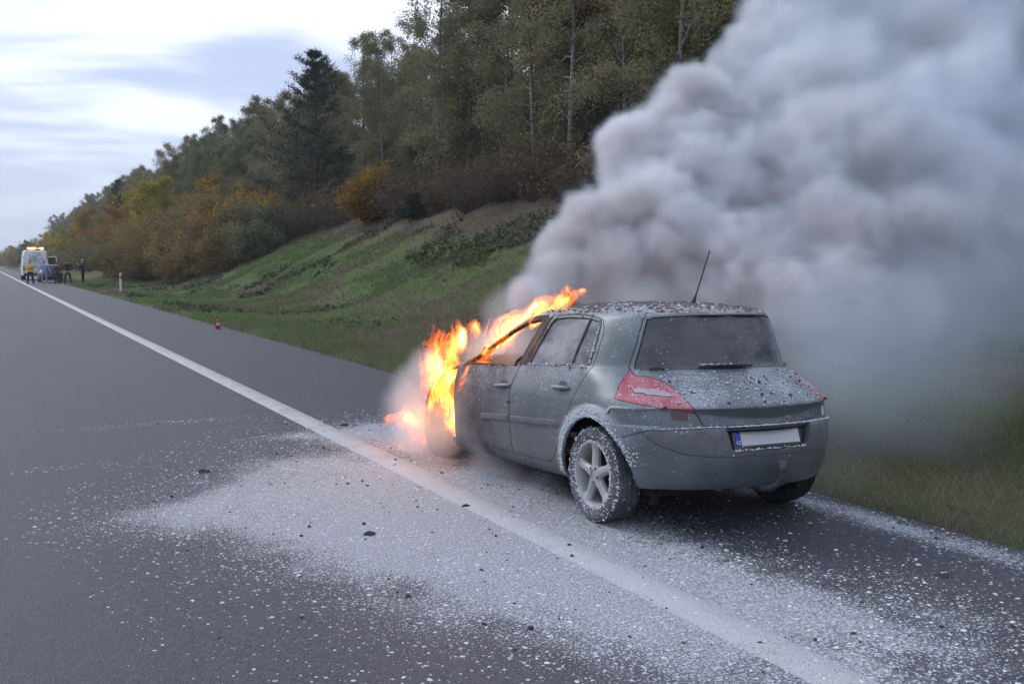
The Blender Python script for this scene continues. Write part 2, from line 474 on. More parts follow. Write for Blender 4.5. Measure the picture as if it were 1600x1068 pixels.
def mat_asphalt(name, base, paint=False):
    b = NB(name)
    p = b.pos()
    x, y, z = b.xyz(p)
    agg = b.voro(p, 135, out='Distance')
    ag2 = b.noise(p, 60, 4, 0.7)
    cg = b.noise(p, 62, 3, 0.65)
    big = b.noise(b.mapping(p, (1.0, 0.16, 1)), 1.4, 5, 0.6)
    c = b.mix(b.math('ADD', b.math('MULTIPLY', ag2, 0.7), b.math('MULTIPLY', b.noise(p, 260, 2), 0.3)), tuple(v * 0.72 for v in base), tuple(v * 1.28 for v in base))
    vg = b.node('ShaderNodeTexVoronoi', feature='F1'); b.l.new(p, vg.inputs['Vector']); vg.inputs['Scale'].default_value = 72
    stone = b.xyz(vg.outputs['Color'])[0]
    c = b.mix(b.step(b.math('ADD', b.math('MULTIPLY', stone, 0.55), b.math('MULTIPLY', cg, 0.45)), 0.22, 0.80, False), b.mix(0.80, c, tuple(v * 0.30 for v in base)), b.mix(0.75, c, tuple(v * 2.0 for v in base)))
    c = b.mix(b.step(big, 0.35, 0.7), c, b.mix(0.5, c, tuple(v * 1.25 for v in base)))
    if paint:
        worn = b.step(b.math('ADD', b.math('MULTIPLY', ag2, 0.6), b.math('MULTIPLY', b.noise(p, 5, 5, 0.6), 0.4)), 0.36, 0.50)
        c = b.mix(worn, (0.16, 0.16, 0.165), b.mix(b.noise(p, 30, 4), (0.46, 0.46, 0.455), (0.62, 0.62, 0.61)))
    else:
        # smooth darker and lighter wheel paths of the running lane, long seams
        tr = b.math('ADD', gauss(b, x, y, 1.9, 0.0, 0.45, 4000, 1.0), gauss(b, x, y, 0.15, 0.0, 0.45, 4000, 1.0))
        c = b.mix(b.math('MULTIPLY', tr, 0.35), c, tuple(v * 1.4 for v in base))
        # stains
        st = b.step(b.noise(b.mapping(p, (0.6, 0.35, 1)), 1.1, 5, 0.65), 0.58, 0.72)
        c = b.mix(b.math('MULTIPLY', st, 0.18), c, tuple(v * 0.6 for v in base))
    # extinguisher powder blown over the road
    d = None
    for g in SPILL:
        k = gauss(b, x, y, *g)
        d = k if d is None else b.math('ADD', d, k)
    d = b.math('MULTIPLY', d, b.step(b.noise(b.mapping(p, (1.0, 0.8, 1)), 2.1, 5, 0.65), 0.22, 0.66, a=0.62, b=1.2))
    # clean asphalt where the car stood in the lee of the spray
    grain = b.noise(b.mapping(p, (1.25, 0.8, 1)), 66, 2, 0.6)
    t = b.math('SUBTRACT', 0.70, b.math('MULTIPLY', b.math('MINIMUM', d, 1.15), 0.205))
    m1 = b.step(grain, t, b.math('ADD', t, 0.06))
    vor = b.node('ShaderNodeTexVoronoi', feature='F1')
    wob = b.node('ShaderNodeVectorMath', operation='ADD')
    nz = b.node('ShaderNodeTexNoise'); nz.inputs['Scale'].default_value = 55; b.l.new(p, nz.inputs['Vector'])
    sc = b.node('ShaderNodeVectorMath', operation='SCALE'); b.l.new(nz.outputs['Color'], sc.inputs[0]); sc.inputs['Scale'].default_value = 0.018
    b.l.new(p, wob.inputs[0]); b.l.new(sc.outputs[0], wob.inputs[1])
    b.l.new(wob.outputs[0], vor.inputs['Vector']); vor.inputs['Scale'].default_value = 30
    rr = b.xyz(vor.outputs['Color'])
    keep = b.step(rr[0], b.math('SUBTRACT', 0.97, b.math('MULTIPLY', d, 0.85)), b.math('SUBTRACT', 0.98, b.math('MULTIPLY', d, 0.85)), a=0.0, b=1.0)
    rad = b.math('MULTIPLY', b.math('ADD', b.math('MULTIPLY', rr[1], 0.30), 0.08), keep)
    m2 = b.step(vor.outputs['Distance'], rad, b.math('SUBTRACT', rad, 0.06))
    m2 = b.math('MULTIPLY', m2, b.step(d, 0.015, 0.10))
    film = b.math('MULTIPLY', b.math('MULTIPLY', b.step(d, 0.5, 1.7), 0.56), b.step(b.noise(p, 20, 4, 0.7), 0.3, 0.6, a=0.7))
    m = b.math('MAXIMUM', b.math('MAXIMUM', b.math('MULTIPLY', m1, 0.9), m2), film, clamp=True)
    c = b.mix(m, c, (0.56, 0.58, 0.63))
    h = b.math('ADD', b.math('ADD', b.math('MULTIPLY', agg, 0.6), b.math('MULTIPLY', cg, 1.5)), b.math('MULTIPLY', m, 0.7))
    nr = b.bump(h, 0.9, 0.012)
    return b.done(b.bsdf(c, b.math('ADD', 0.60, b.math('MULTIPLY', m, 0.35)), 0.0, nr, 0.5))

M['asphalt'] = mat_asphalt('worn asphalt', (0.0530, 0.0540, 0.0680))
M['shoulder'] = mat_asphalt('shoulder asphalt', (0.0460, 0.0465, 0.0590))
M['line'] = mat_asphalt('worn white road paint', (0.0530, 0.0540, 0.0680), paint=True)

def mat_ground():
    b = NB('rough grass and dead stems')
    p = b.pos()
    x, y, z = b.xyz(p)
    fine = b.noise(p, 14, 6, 0.75)
    mid = b.noise(p, 1.6, 5, 0.65)
    big = b.noise(p, 0.28, 4, 0.6)
    green = b.mix(fine, (0.046, 0.076, 0.026), (0.147, 0.220, 0.068))
    straw = b.mix(fine, (0.062, 0.053, 0.031), (0.232, 0.194, 0.132))
    earth = b.mix(fine, (0.054, 0.040, 0.034), (0.240, 0.183, 0.152))
    c = b.mix(b.step(mid, 0.48, 0.66), green, straw)
    # torn brown patches: along the foot of the bank and towards the trees
    edge = b.math('ADD', x, b.math('MULTIPLY', b.math('SUBTRACT', b.noise(p, 0.5, 4, 0.65), 0.5), 5.0))
    foot = b.math('MULTIPLY', b.step(edge, 10.6, 11.2), b.step(edge, 12.6, 11.7))
    foot = b.math('MULTIPLY', foot, b.step(big, 0.36, 0.52))
    upper = b.step(b.math('ADD', edge, b.math('MULTIPLY', y, -0.055)), 13.4, 15.0)
    c = b.mix(b.math('MAXIMUM', b.math('MULTIPLY', foot, 0.9), b.math('MULTIPLY', upper, 0.85)), c, earth)
    # forest floor
    c = b.mix(b.step(x, 20.5, 23), c, b.mix(fine, (0.028, 0.022, 0.016), (0.109, 0.078, 0.054)))
    vg = b.math('MULTIPLY', b.step(x, 9.5, 6.5), 0.75)
    c = b.mix(vg, c, b.mix(fine, (0.046, 0.051, 0.028), (0.163, 0.155, 0.090)))
    nr = b.bump(b.math('ADD', fine, b.math('MULTIPLY', mid, 1.5)), 0.9, 0.08)
    return b.done(b.bsdf(c, 0.95, 0.0, nr, 0.1))
M['ground'] = mat_ground()

xs = np.concatenate([-8.1 - stretch(0, 700, 0.5, 1.25)[::-1], [GRASS_X - 0.25, GRASS_X - 0.05], GRASS_X + stretch(0.1, 18, 0.16, 1.006), GRASS_X + 18 + stretch(1, 900, 0.7, 1.13)])
xs = np.unique(np.round(xs, 3))
ys = np.unique(np.round(np.concatenate([-stretch(0.3, 400, 0.4, 1.2)[::-1], stretch(0, 60, 0.22, 1.006), 61 + stretch(0, 1600, 0.7, 1.035)]), 3))
def terrain_z(x, y):
    z = ground_z(x, y)
    # keep under the road sheet
    on = (x > -8.2) & (x < grass_edge(y))
    return np.where(on, shoulder_z(x) - 0.05, z)
tag(link_mesh('ground', grid_mesh('ground', xs, ys, terrain_z), M['ground']), kind='structure')

# road and shoulder sheets
ry = np.unique(np.concatenate([np.arange(-60, 60, 0.5), np.arange(60, 1500, 5.0)]))
me = grid_mesh('road', np.array([-8.2, -4, 0, EDGE_X - 0.02]), ry, lambda x, y: 0 * x)
tag(link_mesh('road', me, M['asphalt']), kind='structure')
def strip(name, xa, xb, yy, zf, mat):
    V = []; 
    for y in yy:
        a, b_ = float(xa(y)), float(xb(y))
        for t in (0, 0.5, 1.0):
            x = a + (b_ - a) * t
            V.append((x, y, float(zf(x, y))))
    n = len(yy); i = np.arange(n - 1)[:, None] * 3 + np.arange(2)[None, :]
    F = np.stack([i, i + 1, i + 4, i + 3], -1).reshape(-1, 4)
    return link_mesh(name, np_mesh(name, V, F, True), mat)
sy = np.unique(np.concatenate([np.arange(-60, 30, 0.12), np.arange(30, 120, 0.5), np.arange(120, 1500, 5.0)]))
tag(strip('hard_shoulder', lambda y: EDGE_X - 0.02, lambda y: float(grass_edge(y)), sy, lambda x, y: shoulder_z(x), M['shoulder']), kind='structure')
# the painted edge line, slightly ragged at its sides
def rag(y, s): return 0.006 * (float(fbm(y * 14.0, s * 3.1, 21 + s, 3)) - 0.5)
ly = np.unique(np.concatenate([np.arange(-40, 20, 0.04), np.arange(20, 80, 0.2), np.arange(80, 1500, 5.0)]))
def paint_line():
    V = []
    for y in ly:
        a, b_ = 2.965 + rag(y, 1), 3.215 + rag(y, 2)
        for x, dz in ((a - 0.004, -0.002), (a, 0.003), ((a + b_) / 2, 0.003), (b_, 0.003), (b_ + 0.004, -0.002)): V.append((x, y, float(shoulder_z(x)) + dz))
    n = len(ly); i = np.arange(n - 1)[:, None] * 5 + np.arange(4)[None, :]
    return link_mesh('edge_line', np_mesh('edge_line', V, np.stack([i, i + 1, i + 6, i + 5], -1).reshape(-1, 4)), M['line'])
tag(paint_line(), kind='structure')
tag(strip('lane_line', lambda y: -0.86, lambda y: -0.74, ry, lambda x, y: 0.004, M['line']), kind='structure')

# far wooded hill beyond the bend
def hill_z(x, y):
    return -6 + 46 * np.exp(-((x + 330) / 300.0) ** 2 - ((y - 2200) / 300.0) ** 2) * (0.8 + 0.35 * fbm(x * 0.02, y * 0.02, 31, 4))
M['far_wood'] = plain('far dark wood', (0.035, 0.045, 0.045), 0.95, var=0.5, scale=0.06)
tag(link_mesh('hill', grid_mesh('hill', np.linspace(-1200, 1100, 90), np.linspace(1750, 2700, 40), hill_z), M['far_wood']), kind='structure')

# ---- debris and powder crumbs on the road
def blob_field(name, pts, sizes, mat, flat=0.45, seed=1, sides=6):
    """many small lumps, each a squashed irregular pebble, as one mesh"""
    rng = np.random.default_rng(seed)
    n = len(pts); V = []; F = []
    ang = np.linspace(0, 2 * np.pi, sides, endpoint=False)
    k = sides
    base = np.zeros((n, k + k + 1, 3))
    for ring, (rr, zz) in enumerate(((1.0, 0.0), (0.72, 0.75))):
        jit = rng.uniform(0.6, 1.25, (n, k))
        base[:, ring * k:(ring + 1) * k, 0] = np.cos(ang)[None] * rr * jit
        base[:, ring * k:(ring + 1) * k, 1] = np.sin(ang)[None] * rr * jit
        base[:, ring * k:(ring + 1) * k, 2] = zz
    base[:, 2 * k, 2] = 1.0
    st = rng.uniform(0.55, 1.0, n); rot = rng.uniform(0, 2 * np.pi, n)
    base[:, :, 1] *= st[:, None]
    c, s = np.cos(rot)[:, None], np.sin(rot)[:, None]
    bx = base[:, :, 0] * c - base[:, :, 1] * s; by = base[:, :, 0] * s + base[:, :, 1] * c
    base[:, :, 0], base[:, :, 1] = bx, by
    base *= np.asarray(sizes)[:, None, None]; base[:, :, 2] *= flat
    base += np.asarray(pts)[:, None, :]
    f = []
    for j in range(k):
        j2 = (j + 1) % k
        f += [(j, j2, k + j2), (j, k + j2, k + j), (k + j, k + j2, 2 * k)]
    f = np.array(f)
    F = (np.arange(n)[:, None, None] * (2 * k + 1) + f[None]).reshape(-1, 3)
    return link_mesh(name, np_mesh(name, base.reshape(-1, 3), F), mat)

rng = np.random.default_rng(3)
P_ = rng.uniform((0.2, 2.0), (5.6, 11.5), (110000, 2))
d_ = spill_np(P_[:, 0], P_[:, 1])
keep = rng.uniform(0, 1, len(P_)) < np.clip(d_ * 0.20 + 0.04 * (d_ > 0.03), 0, 0.3)
P_ = P_[keep]
z_ = shoulder_z(P_[:, 0]) + 0.001
s_ = np.exp(rng.normal(math.log(0.0050), 0.50, len(P_))).clip(0.002, 0.017)
tag(blob_field('powder_flakes', np.column_stack([P_, z_]), s_, M['powder'], 0.30, 5), 'flakes of white extinguisher powder scattered over the asphalt round the car', 'powder', kind='stuff')
P_ = rng.uniform((0.8, 2.5), (5.5, 11.5), (3600, 2))
d_ = spill_np(P_[:, 0], P_[:, 1])
keep = rng.uniform(0, 1, len(P_)) < np.clip(d_ * 0.16 + 0.02, 0, 0.2)
P_ = P_[keep]; s_ = np.exp(rng.normal(math.log(0.0068), 0.5, len(P_))).clip(0.003, 0.020)
tag(blob_field('char_crumbs', np.column_stack([P_, shoulder_z(P_[:, 0]) + 0.001]), s_, M['char'], 0.7, 8), 'crumbs of black burnt plastic scattered over the powdered asphalt', 'debris', kind='stuff')
LUMPS = [((1.57, 8.55), 0.045, 'largest black lump of burnt plastic, lying alone on clean asphalt left of the powder'), ((2.13, 6.10), 0.034, 'black burnt lump in the thick of the powder, midway along the spill'),
         ((3.35, 10.35), 0.036, 'small black burnt lump lying on the end of the white line by the flames'), ((2.98, 6.5), 0.026, 'small burnt crumb among thick powder beside the sill of the car'),
         ((4.72, 3.90), 0.05, 'flat dark flake of burnt plastic on the shoulder behind the car'), ((5.05, 3.35), 0.06, 'flat dark scrap at the right edge of the shoulder near the grass')]
for (lx, ly_), sz, lab in LUMPS:
    o = blob_field('charred_lump', np.array([[0, 0, 0.0], [sz * 0.8, sz * 0.25, 0.0], [-sz * 0.6, sz * 0.3, 0.0]]), [sz, sz * 0.6, sz * 0.5], M['char'], 0.75 if 'flat' not in lab else 0.22, int(sz * 1000), 8)
    o.location = (lx, ly_, float(shoulder_z(lx)) + 0.001)
    tag(o, lab, 'debris', 'burnt lumps lying on the road')

# ---- rough grass
def blades(name, X, Y, hgt, wid, tint, mat, seed=2, zf=None):
    rng = np.random.default_rng(seed)
    n = len(X)
    Z = (zf or ground_z)(X, Y) - 0.01
    a = rng.uniform(0, 2 * np.pi, n); lean = rng.uniform(0.2, 1.5, n) * hgt; la = rng.uniform(0, 2 * np.pi, n)
    dx_, dy_ = np.cos(a) * wid, np.sin(a) * wid
    lx, ly2 = np.cos(la) * lean, np.sin(la) * lean
    V = np.zeros((n, 5, 3))
    V[:, 0] = np.column_stack([X - dx_, Y - dy_, Z]); V[:, 1] = np.column_stack([X + dx_, Y + dy_, Z])
    V[:, 2] = np.column_stack([X - dx_ * .7 + lx * .4, Y - dy_ * .7 + ly2 * .4, Z + hgt * .6]); V[:, 3] = np.column_stack([X + dx_ * .7 + lx * .4, Y + dy_ * .7 + ly2 * .4, Z + hgt * .6])
    V[:, 4] = np.column_stack([X + lx, Y + ly2, Z + hgt])
    f = np.array([(0, 1, 3), (0, 3, 2), (2, 3, 4)])
    F = (np.arange(n)[:, None, None] * 5 + f[None]).reshape(-1, 3)
    me = np_mesh(name, V.reshape(-1, 3), F)
    at = me.attributes.new('tint', 'FLOAT', 'FACE'); at.data.foreach_set('value', np.repeat(tint, 3).astype(np.float32))
    return link_mesh(name, me, mat)

def mat_leaf(name, cols, trans=0.35, rough=0.7, objvar=0.18):
    """cols: colours from tint 0 to 1"""
    b = NB(name)
    at = b.node('ShaderNodeAttribute', attribute_name='tint')
    rp = b.node('ShaderNodeValToRGB')
    el = rp.color_ramp.elements
    while len(el) < len(cols): el.new(0.5)
    for i, c in enumerate(cols): el[i].position = i / (len(cols) - 1); el[i].color = (*c, 1)
    b.l.new(at.outputs['Fac'], rp.inputs[0])
    oi = b.node('ShaderNodeObjectInfo')
    hs = b.node('ShaderNodeHueSaturation')
    b.l.new(rp.outputs[0], hs.inputs['Color'])
    b.l.new(b.step(oi.outputs['Random'], 0, 1, False, 1 - objvar, 1 + objvar), hs.inputs['Value'])
    b.l.new(b.step(oi.outputs['Random'], 0, 1, False, 0.512, 0.488), hs.inputs['Hue'])
    d = b.bsdf(hs.outputs[0], rough, 0.0, None, 0.25)
    t = b.node('ShaderNodeBsdfTranslucent'); b.l.new(hs.outputs[0], t.inputs[0])
    mx = b.node('ShaderNodeMixShader'); mx.inputs[0].default_value = trans
    b.l.new(d, mx.inputs[1]); b.l.new(t.outputs[0], mx.inputs[2])
    return b.done(mx.outputs[0])
M['grass'] = mat_leaf('rough verge grass', [(0.225, 0.190, 0.145), (0.150, 0.146, 0.082), (0.098, 0.152, 0.054), (0.132, 0.222, 0.074)], 0.45)

rng = np.random.default_rng(12)
def scatter(n, x0, x1, y0, y1, dens):
    X = rng.uniform(x0, x1, n); Y = rng.uniform(y0, y1, n)
    k = rng.uniform(0, 1, n) < dens(X, Y)
    return X[k], Y[k]
parts_ = []
def dens_near(X, Y):
    D = np.hypot(X, Y)
    return np.clip(1.15 - D / 26, 0.06, 1) * (X > grass_edge(Y) - 0.03 - 0.10 * (fbm(X * 5, Y * 5, 43, 2) > 0.52)) * (0.45 + 0.9 * fbm(X * 1.3, Y * 1.3, 41, 3))
X, Y = scatter(190000, 5.50, 14.5, 1.0, 34, dens_near)
D = np.hypot(X, Y)
pat = fbm(X * 0.9, Y * 0.9, 51, 4)
tint = np.clip((pat - 0.30) * 1.5 + rng.normal(0, 0.22, len(X)) + 0.10 * (X - 7) / 4, 0, 1)
hg = (0.045 + 0.10 * fbm(X * 0.8, Y * 0.8, 61, 3)) * rng.uniform(0.5, 1.6, len(X)) * (0.55 + 0.45 * np.clip((X - 5.6) / 0.8, 0, 1))
wd = 0.0022 + 0.00028 * D
tag(blades('verge_grass', X, Y, hg, wd, tint, M['grass'], 71), 'rough green and straw coloured grass growing on the verge beside the shoulder', 'grass', kind='stuff')
def dens_far(X, Y):
    g = fbm(X * 0.5, Y * 0.5, 81, 3)
    return np.clip(1.0 - Y / 120, 0.12, 1) * (0.25 + 1.2 * (g > 0.44)) * (X > grass_edge(Y))
X, Y = scatter(190000, 5.6, 20.5, 14, 110, dens_far)
D = np.hypot(X, Y)
g1 = fbm(X * 0.22, Y * 0.22, 91, 3)
tint = np.clip(0.55 + (g1 - 0.45) * 2.4 + rng.normal(0, 0.2, len(X)) - 0.75 * smooth01(14.5, 17.5, X - 0.055 * (Y - 30) + 4 * (g1 - .45)), 0, 1)
hg = (0.05 + 0.15 * fbm(X * 0.7, Y * 0.7, 95, 3)) * rng.uniform(0.5, 1.5, len(X))
tag(blades('bank_grass', X, Y, hg, 0.004 + 0.00042 * D, tint, M['grass'], 72), 'green grass and dead brown stems covering the bank below the trees', 'grass', kind='stuff')

# leafy weeds in dark patches on the bank, and dry stalks standing out of the verge
def weed_patch():
    rg = np.random.default_rng(55)
    X = rg.uniform(6.2, 18.5, 26000); Y = rg.uniform(5, 75, 26000)
    g = fbm(X * 0.32, Y * 0.32, 63, 3)
    k = (g > 0.555) & (rg.uniform(0, 1, len(X)) < np.clip(1.1 - Y / 110, 0.2, 1) * (0.35 + 0.65 * (X > 10.5)))
    X, Y = X[k], Y[k]
    per = 5; idx = np.repeat(np.arange(len(X)), per); n = len(idx)
    P = np.column_stack([X[idx] + rg.normal(0, 0.10, n), Y[idx] + rg.normal(0, 0.10, n), np.zeros(n)])
    P[:, 2] = ground_z(P[:, 0], P[:, 1]) + np.abs(rg.normal(0.07, 0.06, n))
    u = rg.normal(0, 1, (n, 3)); u[:, 2] *= 0.45; u /= np.linalg.norm(u, axis=1)[:, None]
    w = rg.normal(0, 1, (n, 3)); w[:, 2] *= 0.45; w -= u * (w * u).sum(1)[:, None]; w /= np.linalg.norm(w, axis=1)[:, None]
    s = (0.030 + 0.0011 * Y[idx])[:, None] * rg.uniform(0.6, 1.5, n)[:, None]
    V = np.stack([P - u * s, P + w * s * 0.6, P + u * s, P - w * s * 0.6], 1).reshape(-1, 3)
    me = np_mesh('weeds', V, np.arange(n * 4).reshape(n, 4))
    at = me.attributes.new('tint', 'FLOAT', 'FACE'); at.data.foreach_set('value', np.clip(rg.normal(0.5, 0.25, n), 0, 1).astype(np.float32))
    return link_mesh('weeds', me, M['weed'])
M['weed'] = mat_leaf('dark leafy weeds', [(0.045, 0.062, 0.036), (0.070, 0.095, 0.048), (0.100, 0.130, 0.068)], 0.3)
tag(weed_patch(), 'low dark leafy weeds growing in patches on the grass bank', 'weeds', kind='stuff')
rg = np.random.default_rng(57)
X = rg.uniform(5.8, 12.5, 2600); Y = rg.uniform(2.5, 34, 2600)
k = fbm(X * 0.6, Y * 0.6, 67, 3) > 0.42
X, Y = X[k], Y[k]
tag(blades('dry_stalks', X, Y, rg.uniform(0.16, 0.42, len(X)), 0.0022 + 0.0002 * np.hypot(X, Y), np.clip(rg.normal(0.08, 0.1, len(X)), 0, 1), M['grass'], 73), 'thin dry stalks standing out of the verge grass', 'dry stalks', kind='stuff')
# ================================================================== trees and shrubs
M['bark_birch'] = None
def mat_bark(name, a, c, scale=(3, 3, 14), birch=False):
    b = NB(name)
    o = b.obj()
    n = b.noise(b.mapping(o, scale), 1.2, 5, 0.65)
    col = b.mix(b.step(n, 0.35, 0.65), a, c)
    if birch:
        z = b.xyz(o)[2]
        col = b.mix(b.step(b.noise(b.mapping(o, (2, 2, 9)), 1.5, 3, 0.7), 0.56, 0.62), col, (0.05, 0.045, 0.042))
        col = b.mix(b.step(z, 4.5, 7.5), col, (0.07, 0.055, 0.045))
    return b.done(b.bsdf(col, 0.9, 0.0, b.bump(n, 0.5, 0.03)))
M['bark_birch'] = mat_bark('pale birch bark', (0.17, 0.16, 0.15), (0.30, 0.29, 0.275), birch=True)
M['bark_dark'] = mat_bark('dark bark', (0.035, 0.028, 0.024), (0.10, 0.082, 0.068))
M['twig'] = mat_bark('purple brown twigs', (0.065, 0.045, 0.042), (0.14, 0.105, 0.092), (9, 9, 9))
M['leaf_birch'] = mat_leaf('olive autumn birch leaves', [(0.150, 0.143, 0.081), (0.213, 0.209, 0.119), (0.301, 0.282, 0.159), (0.414, 0.328, 0.149)], 0.35)
M['leaf_green'] = mat_leaf('dull green leaves', [(0.086, 0.102, 0.060), (0.139, 0.161, 0.087), (0.206, 0.214, 0.114), (0.326, 0.255, 0.123)], 0.3)
M['leaf_yellow'] = mat_leaf('yellow autumn leaves', [(0.190, 0.170, 0.030), (0.330, 0.290, 0.036), (0.440, 0.380, 0.040), (0.340, 0.340, 0.060)], 0.45)
M['leaf_orange'] = mat_leaf('golden orange autumn leaves', [(0.160, 0.100, 0.034), (0.300, 0.170, 0.034), (0.420, 0.235, 0.036), (0.400, 0.280, 0.050)], 0.4)
M['leaf_shrub'] = mat_leaf('rusty shrub leaves', [(0.110, 0.088, 0.052), (0.185, 0.140, 0.064), (0.275, 0.195, 0.060), (0.350, 0.250, 0.058)], 0.4, objvar=0.25)
M['leaf_red'] = mat_leaf('red autumn leaves', [(0.165, 0.068, 0.047), (0.317, 0.117, 0.068), (0.427, 0.165, 0.080)], 0.4)
M['needle'] = mat_leaf('dark pine needles', [(0.020, 0.030, 0.023), (0.036, 0.053, 0.040), (0.059, 0.079, 0.056)], 0.1, objvar=0.1)

def leaf_cloud(rng, C, spread, per, size, tintc, flat=0.0, droop=0.0):
    """C: cluster centres (n,3); per leaves each, gaussian spread; returns verts, faces, tints of folded diamond leaves"""
    n = len(C) * per
    idx = np.repeat(np.arange(len(C)), per)
    P = C[idx] + rng.normal(0, 1, (n, 3)) * np.asarray(spread)[idx][:, None]
    if droop: P[:, 2] -= np.abs(rng.normal(0, droop, n))
    u = rng.normal(0, 1, (n, 3)); u[:, 2] *= (1 - flat); u /= np.linalg.norm(u, axis=1)[:, None]
    w = rng.normal(0, 1, (n, 3)); w -= u * (w * u).sum(1)[:, None]; w /= np.linalg.norm(w, axis=1)[:, None]
    s = size * rng.uniform(0.6, 1.4, n)[:, None]
    V = np.stack([P - u * s, P + w * s * 0.55, P + u * s, P - w * s * 0.55], 1).reshape(-1, 3)
    F = np.arange(n * 4).reshape(n, 4)
    T = np.clip(tintc[idx] + rng.normal(0, 0.13, n), 0, 1)
    return V, F, T

def crown_mesh(name, V, F, T):
    me = np_mesh(name, V, F)
    at = me.attributes.new('tint', 'FLOAT', 'FACE'); at.data.foreach_set('value', T.astype(np.float32))
    return me

def branch_pts(rng, p, d, L, n, wob, sag):
    pts = [np.array(p, float)]; d = np.array(d, float)
    for i in range(n):
        d = d + rng.normal(0, wob, 3); d[2] -= sag; d /= np.linalg.norm(d)
        pts.append(pts[-1] + d * L / n)
    return pts

def make_broadleaf(seed, H=11.0, crown0=0.22, width=2.1, limbs=34, per=26, size=0.075, kind='birch', n2=5, trunks=1):
    rng = np.random.default_rng(seed)
    bm = bmesh.new(); C = []; S = []
    for q in range(trunks):
        off = rng.normal(0, 0.25, 2) if trunks > 1 else np.zeros(2)
        h = H * (1 - 0.12 * q)
        lean = rng.normal(0, 0.05, 2) + (off * 0.18 if trunks > 1 else 0)
        tp = []
        for i in range(10):
            t = i / 9
            tp.append((off[0] + lean[0] * h * t + 0.10 * math.sin(t * 5 + seed + q), off[1] + lean[1] * h * t + 0.10 * math.cos(t * 4 + seed), h * t - 0.25))
        r0 = 0.0088 * h if kind == 'birch' else 0.013 * h
        tube(bm, tp, [max(0.012, r0 * (1 - 0.92 * i / 9)) for i in range(10)], 7)
        tpa = np.array(tp)
        for k in range(limbs // trunks):
            t = crown0 + (0.99 - crown0) * (k + rng.uniform(0, 1)) / (limbs // trunks)
            base = np.array([np.interp(t, np.linspace(0, 1, 10), tpa[:, a]) for a in range(3)])
            az = rng.uniform(0, 2 * math.pi)
            prof = math.sin(math.pi * min(1, (t - crown0) / (1 - crown0) * 0.80 + 0.20)) ** 0.8
            L = width * (0.25 + 0.85 * prof) * rng.uniform(0.6, 1.25)
            el = rng.uniform(0.35, 0.95) if kind == 'birch' else rng.uniform(0.1, 0.8)
            d = (math.cos(az) * math.cos(el), math.sin(az) * math.cos(el), math.sin(el))
            pts = branch_pts(rng, base, d, L, 5, 0.16, 0.13 if kind == 'birch' else 0.04)
            rb = max(0.008, r0 * (1 - t) * 0.45 + 0.008)
            tube(bm, pts, [rb * (1 - 0.8 * i / 5) for i in range(6)], 4, cap=False)
            for i in range(2, 6):
                C.append(pts[i]); S.append(0.20 + 0.10 * L / 2)
            for j in range(n2):
                b0 = pts[rng.integers(2, 6)]
                az2 = az + rng.normal(0, 0.9)
                d2 = (math.cos(az2), math.sin(az2), rng.uniform(-0.4, 0.7))
                p2 = branch_pts(rng, b0, d2, L * rng.uniform(0.25, 0.5), 3, 0.2, 0.22 if kind == 'birch' else 0.05)
                tube(bm, p2, [0.008, 0.006, 0.004, 0.003], 3, cap=False)
                for i in range(1, 4): C.append(p2[i]); S.append(0.17)
    C = np.array(C); S = np.array(S) * (width / 2.1) ** 0.5
    # whole clumps lighter or darker, and a share of them bare so the sky shows through
    tc = np.clip(0.40 + rng.normal(0, 0.18, len(C)) + 0.25 * (fbm(C[:, 0] * 0.8 + 7, C[:, 2] * 0.8, seed, 3) - 0.45), 0, 1)
    k = rng.uniform(0, 1, len(C)) < 0.9
    V, F, T = leaf_cloud(rng, C[k], S[k], per, size, tc[k], droop=0.12 if kind == 'birch' else 0.0)
    return bm, (V, F, T)

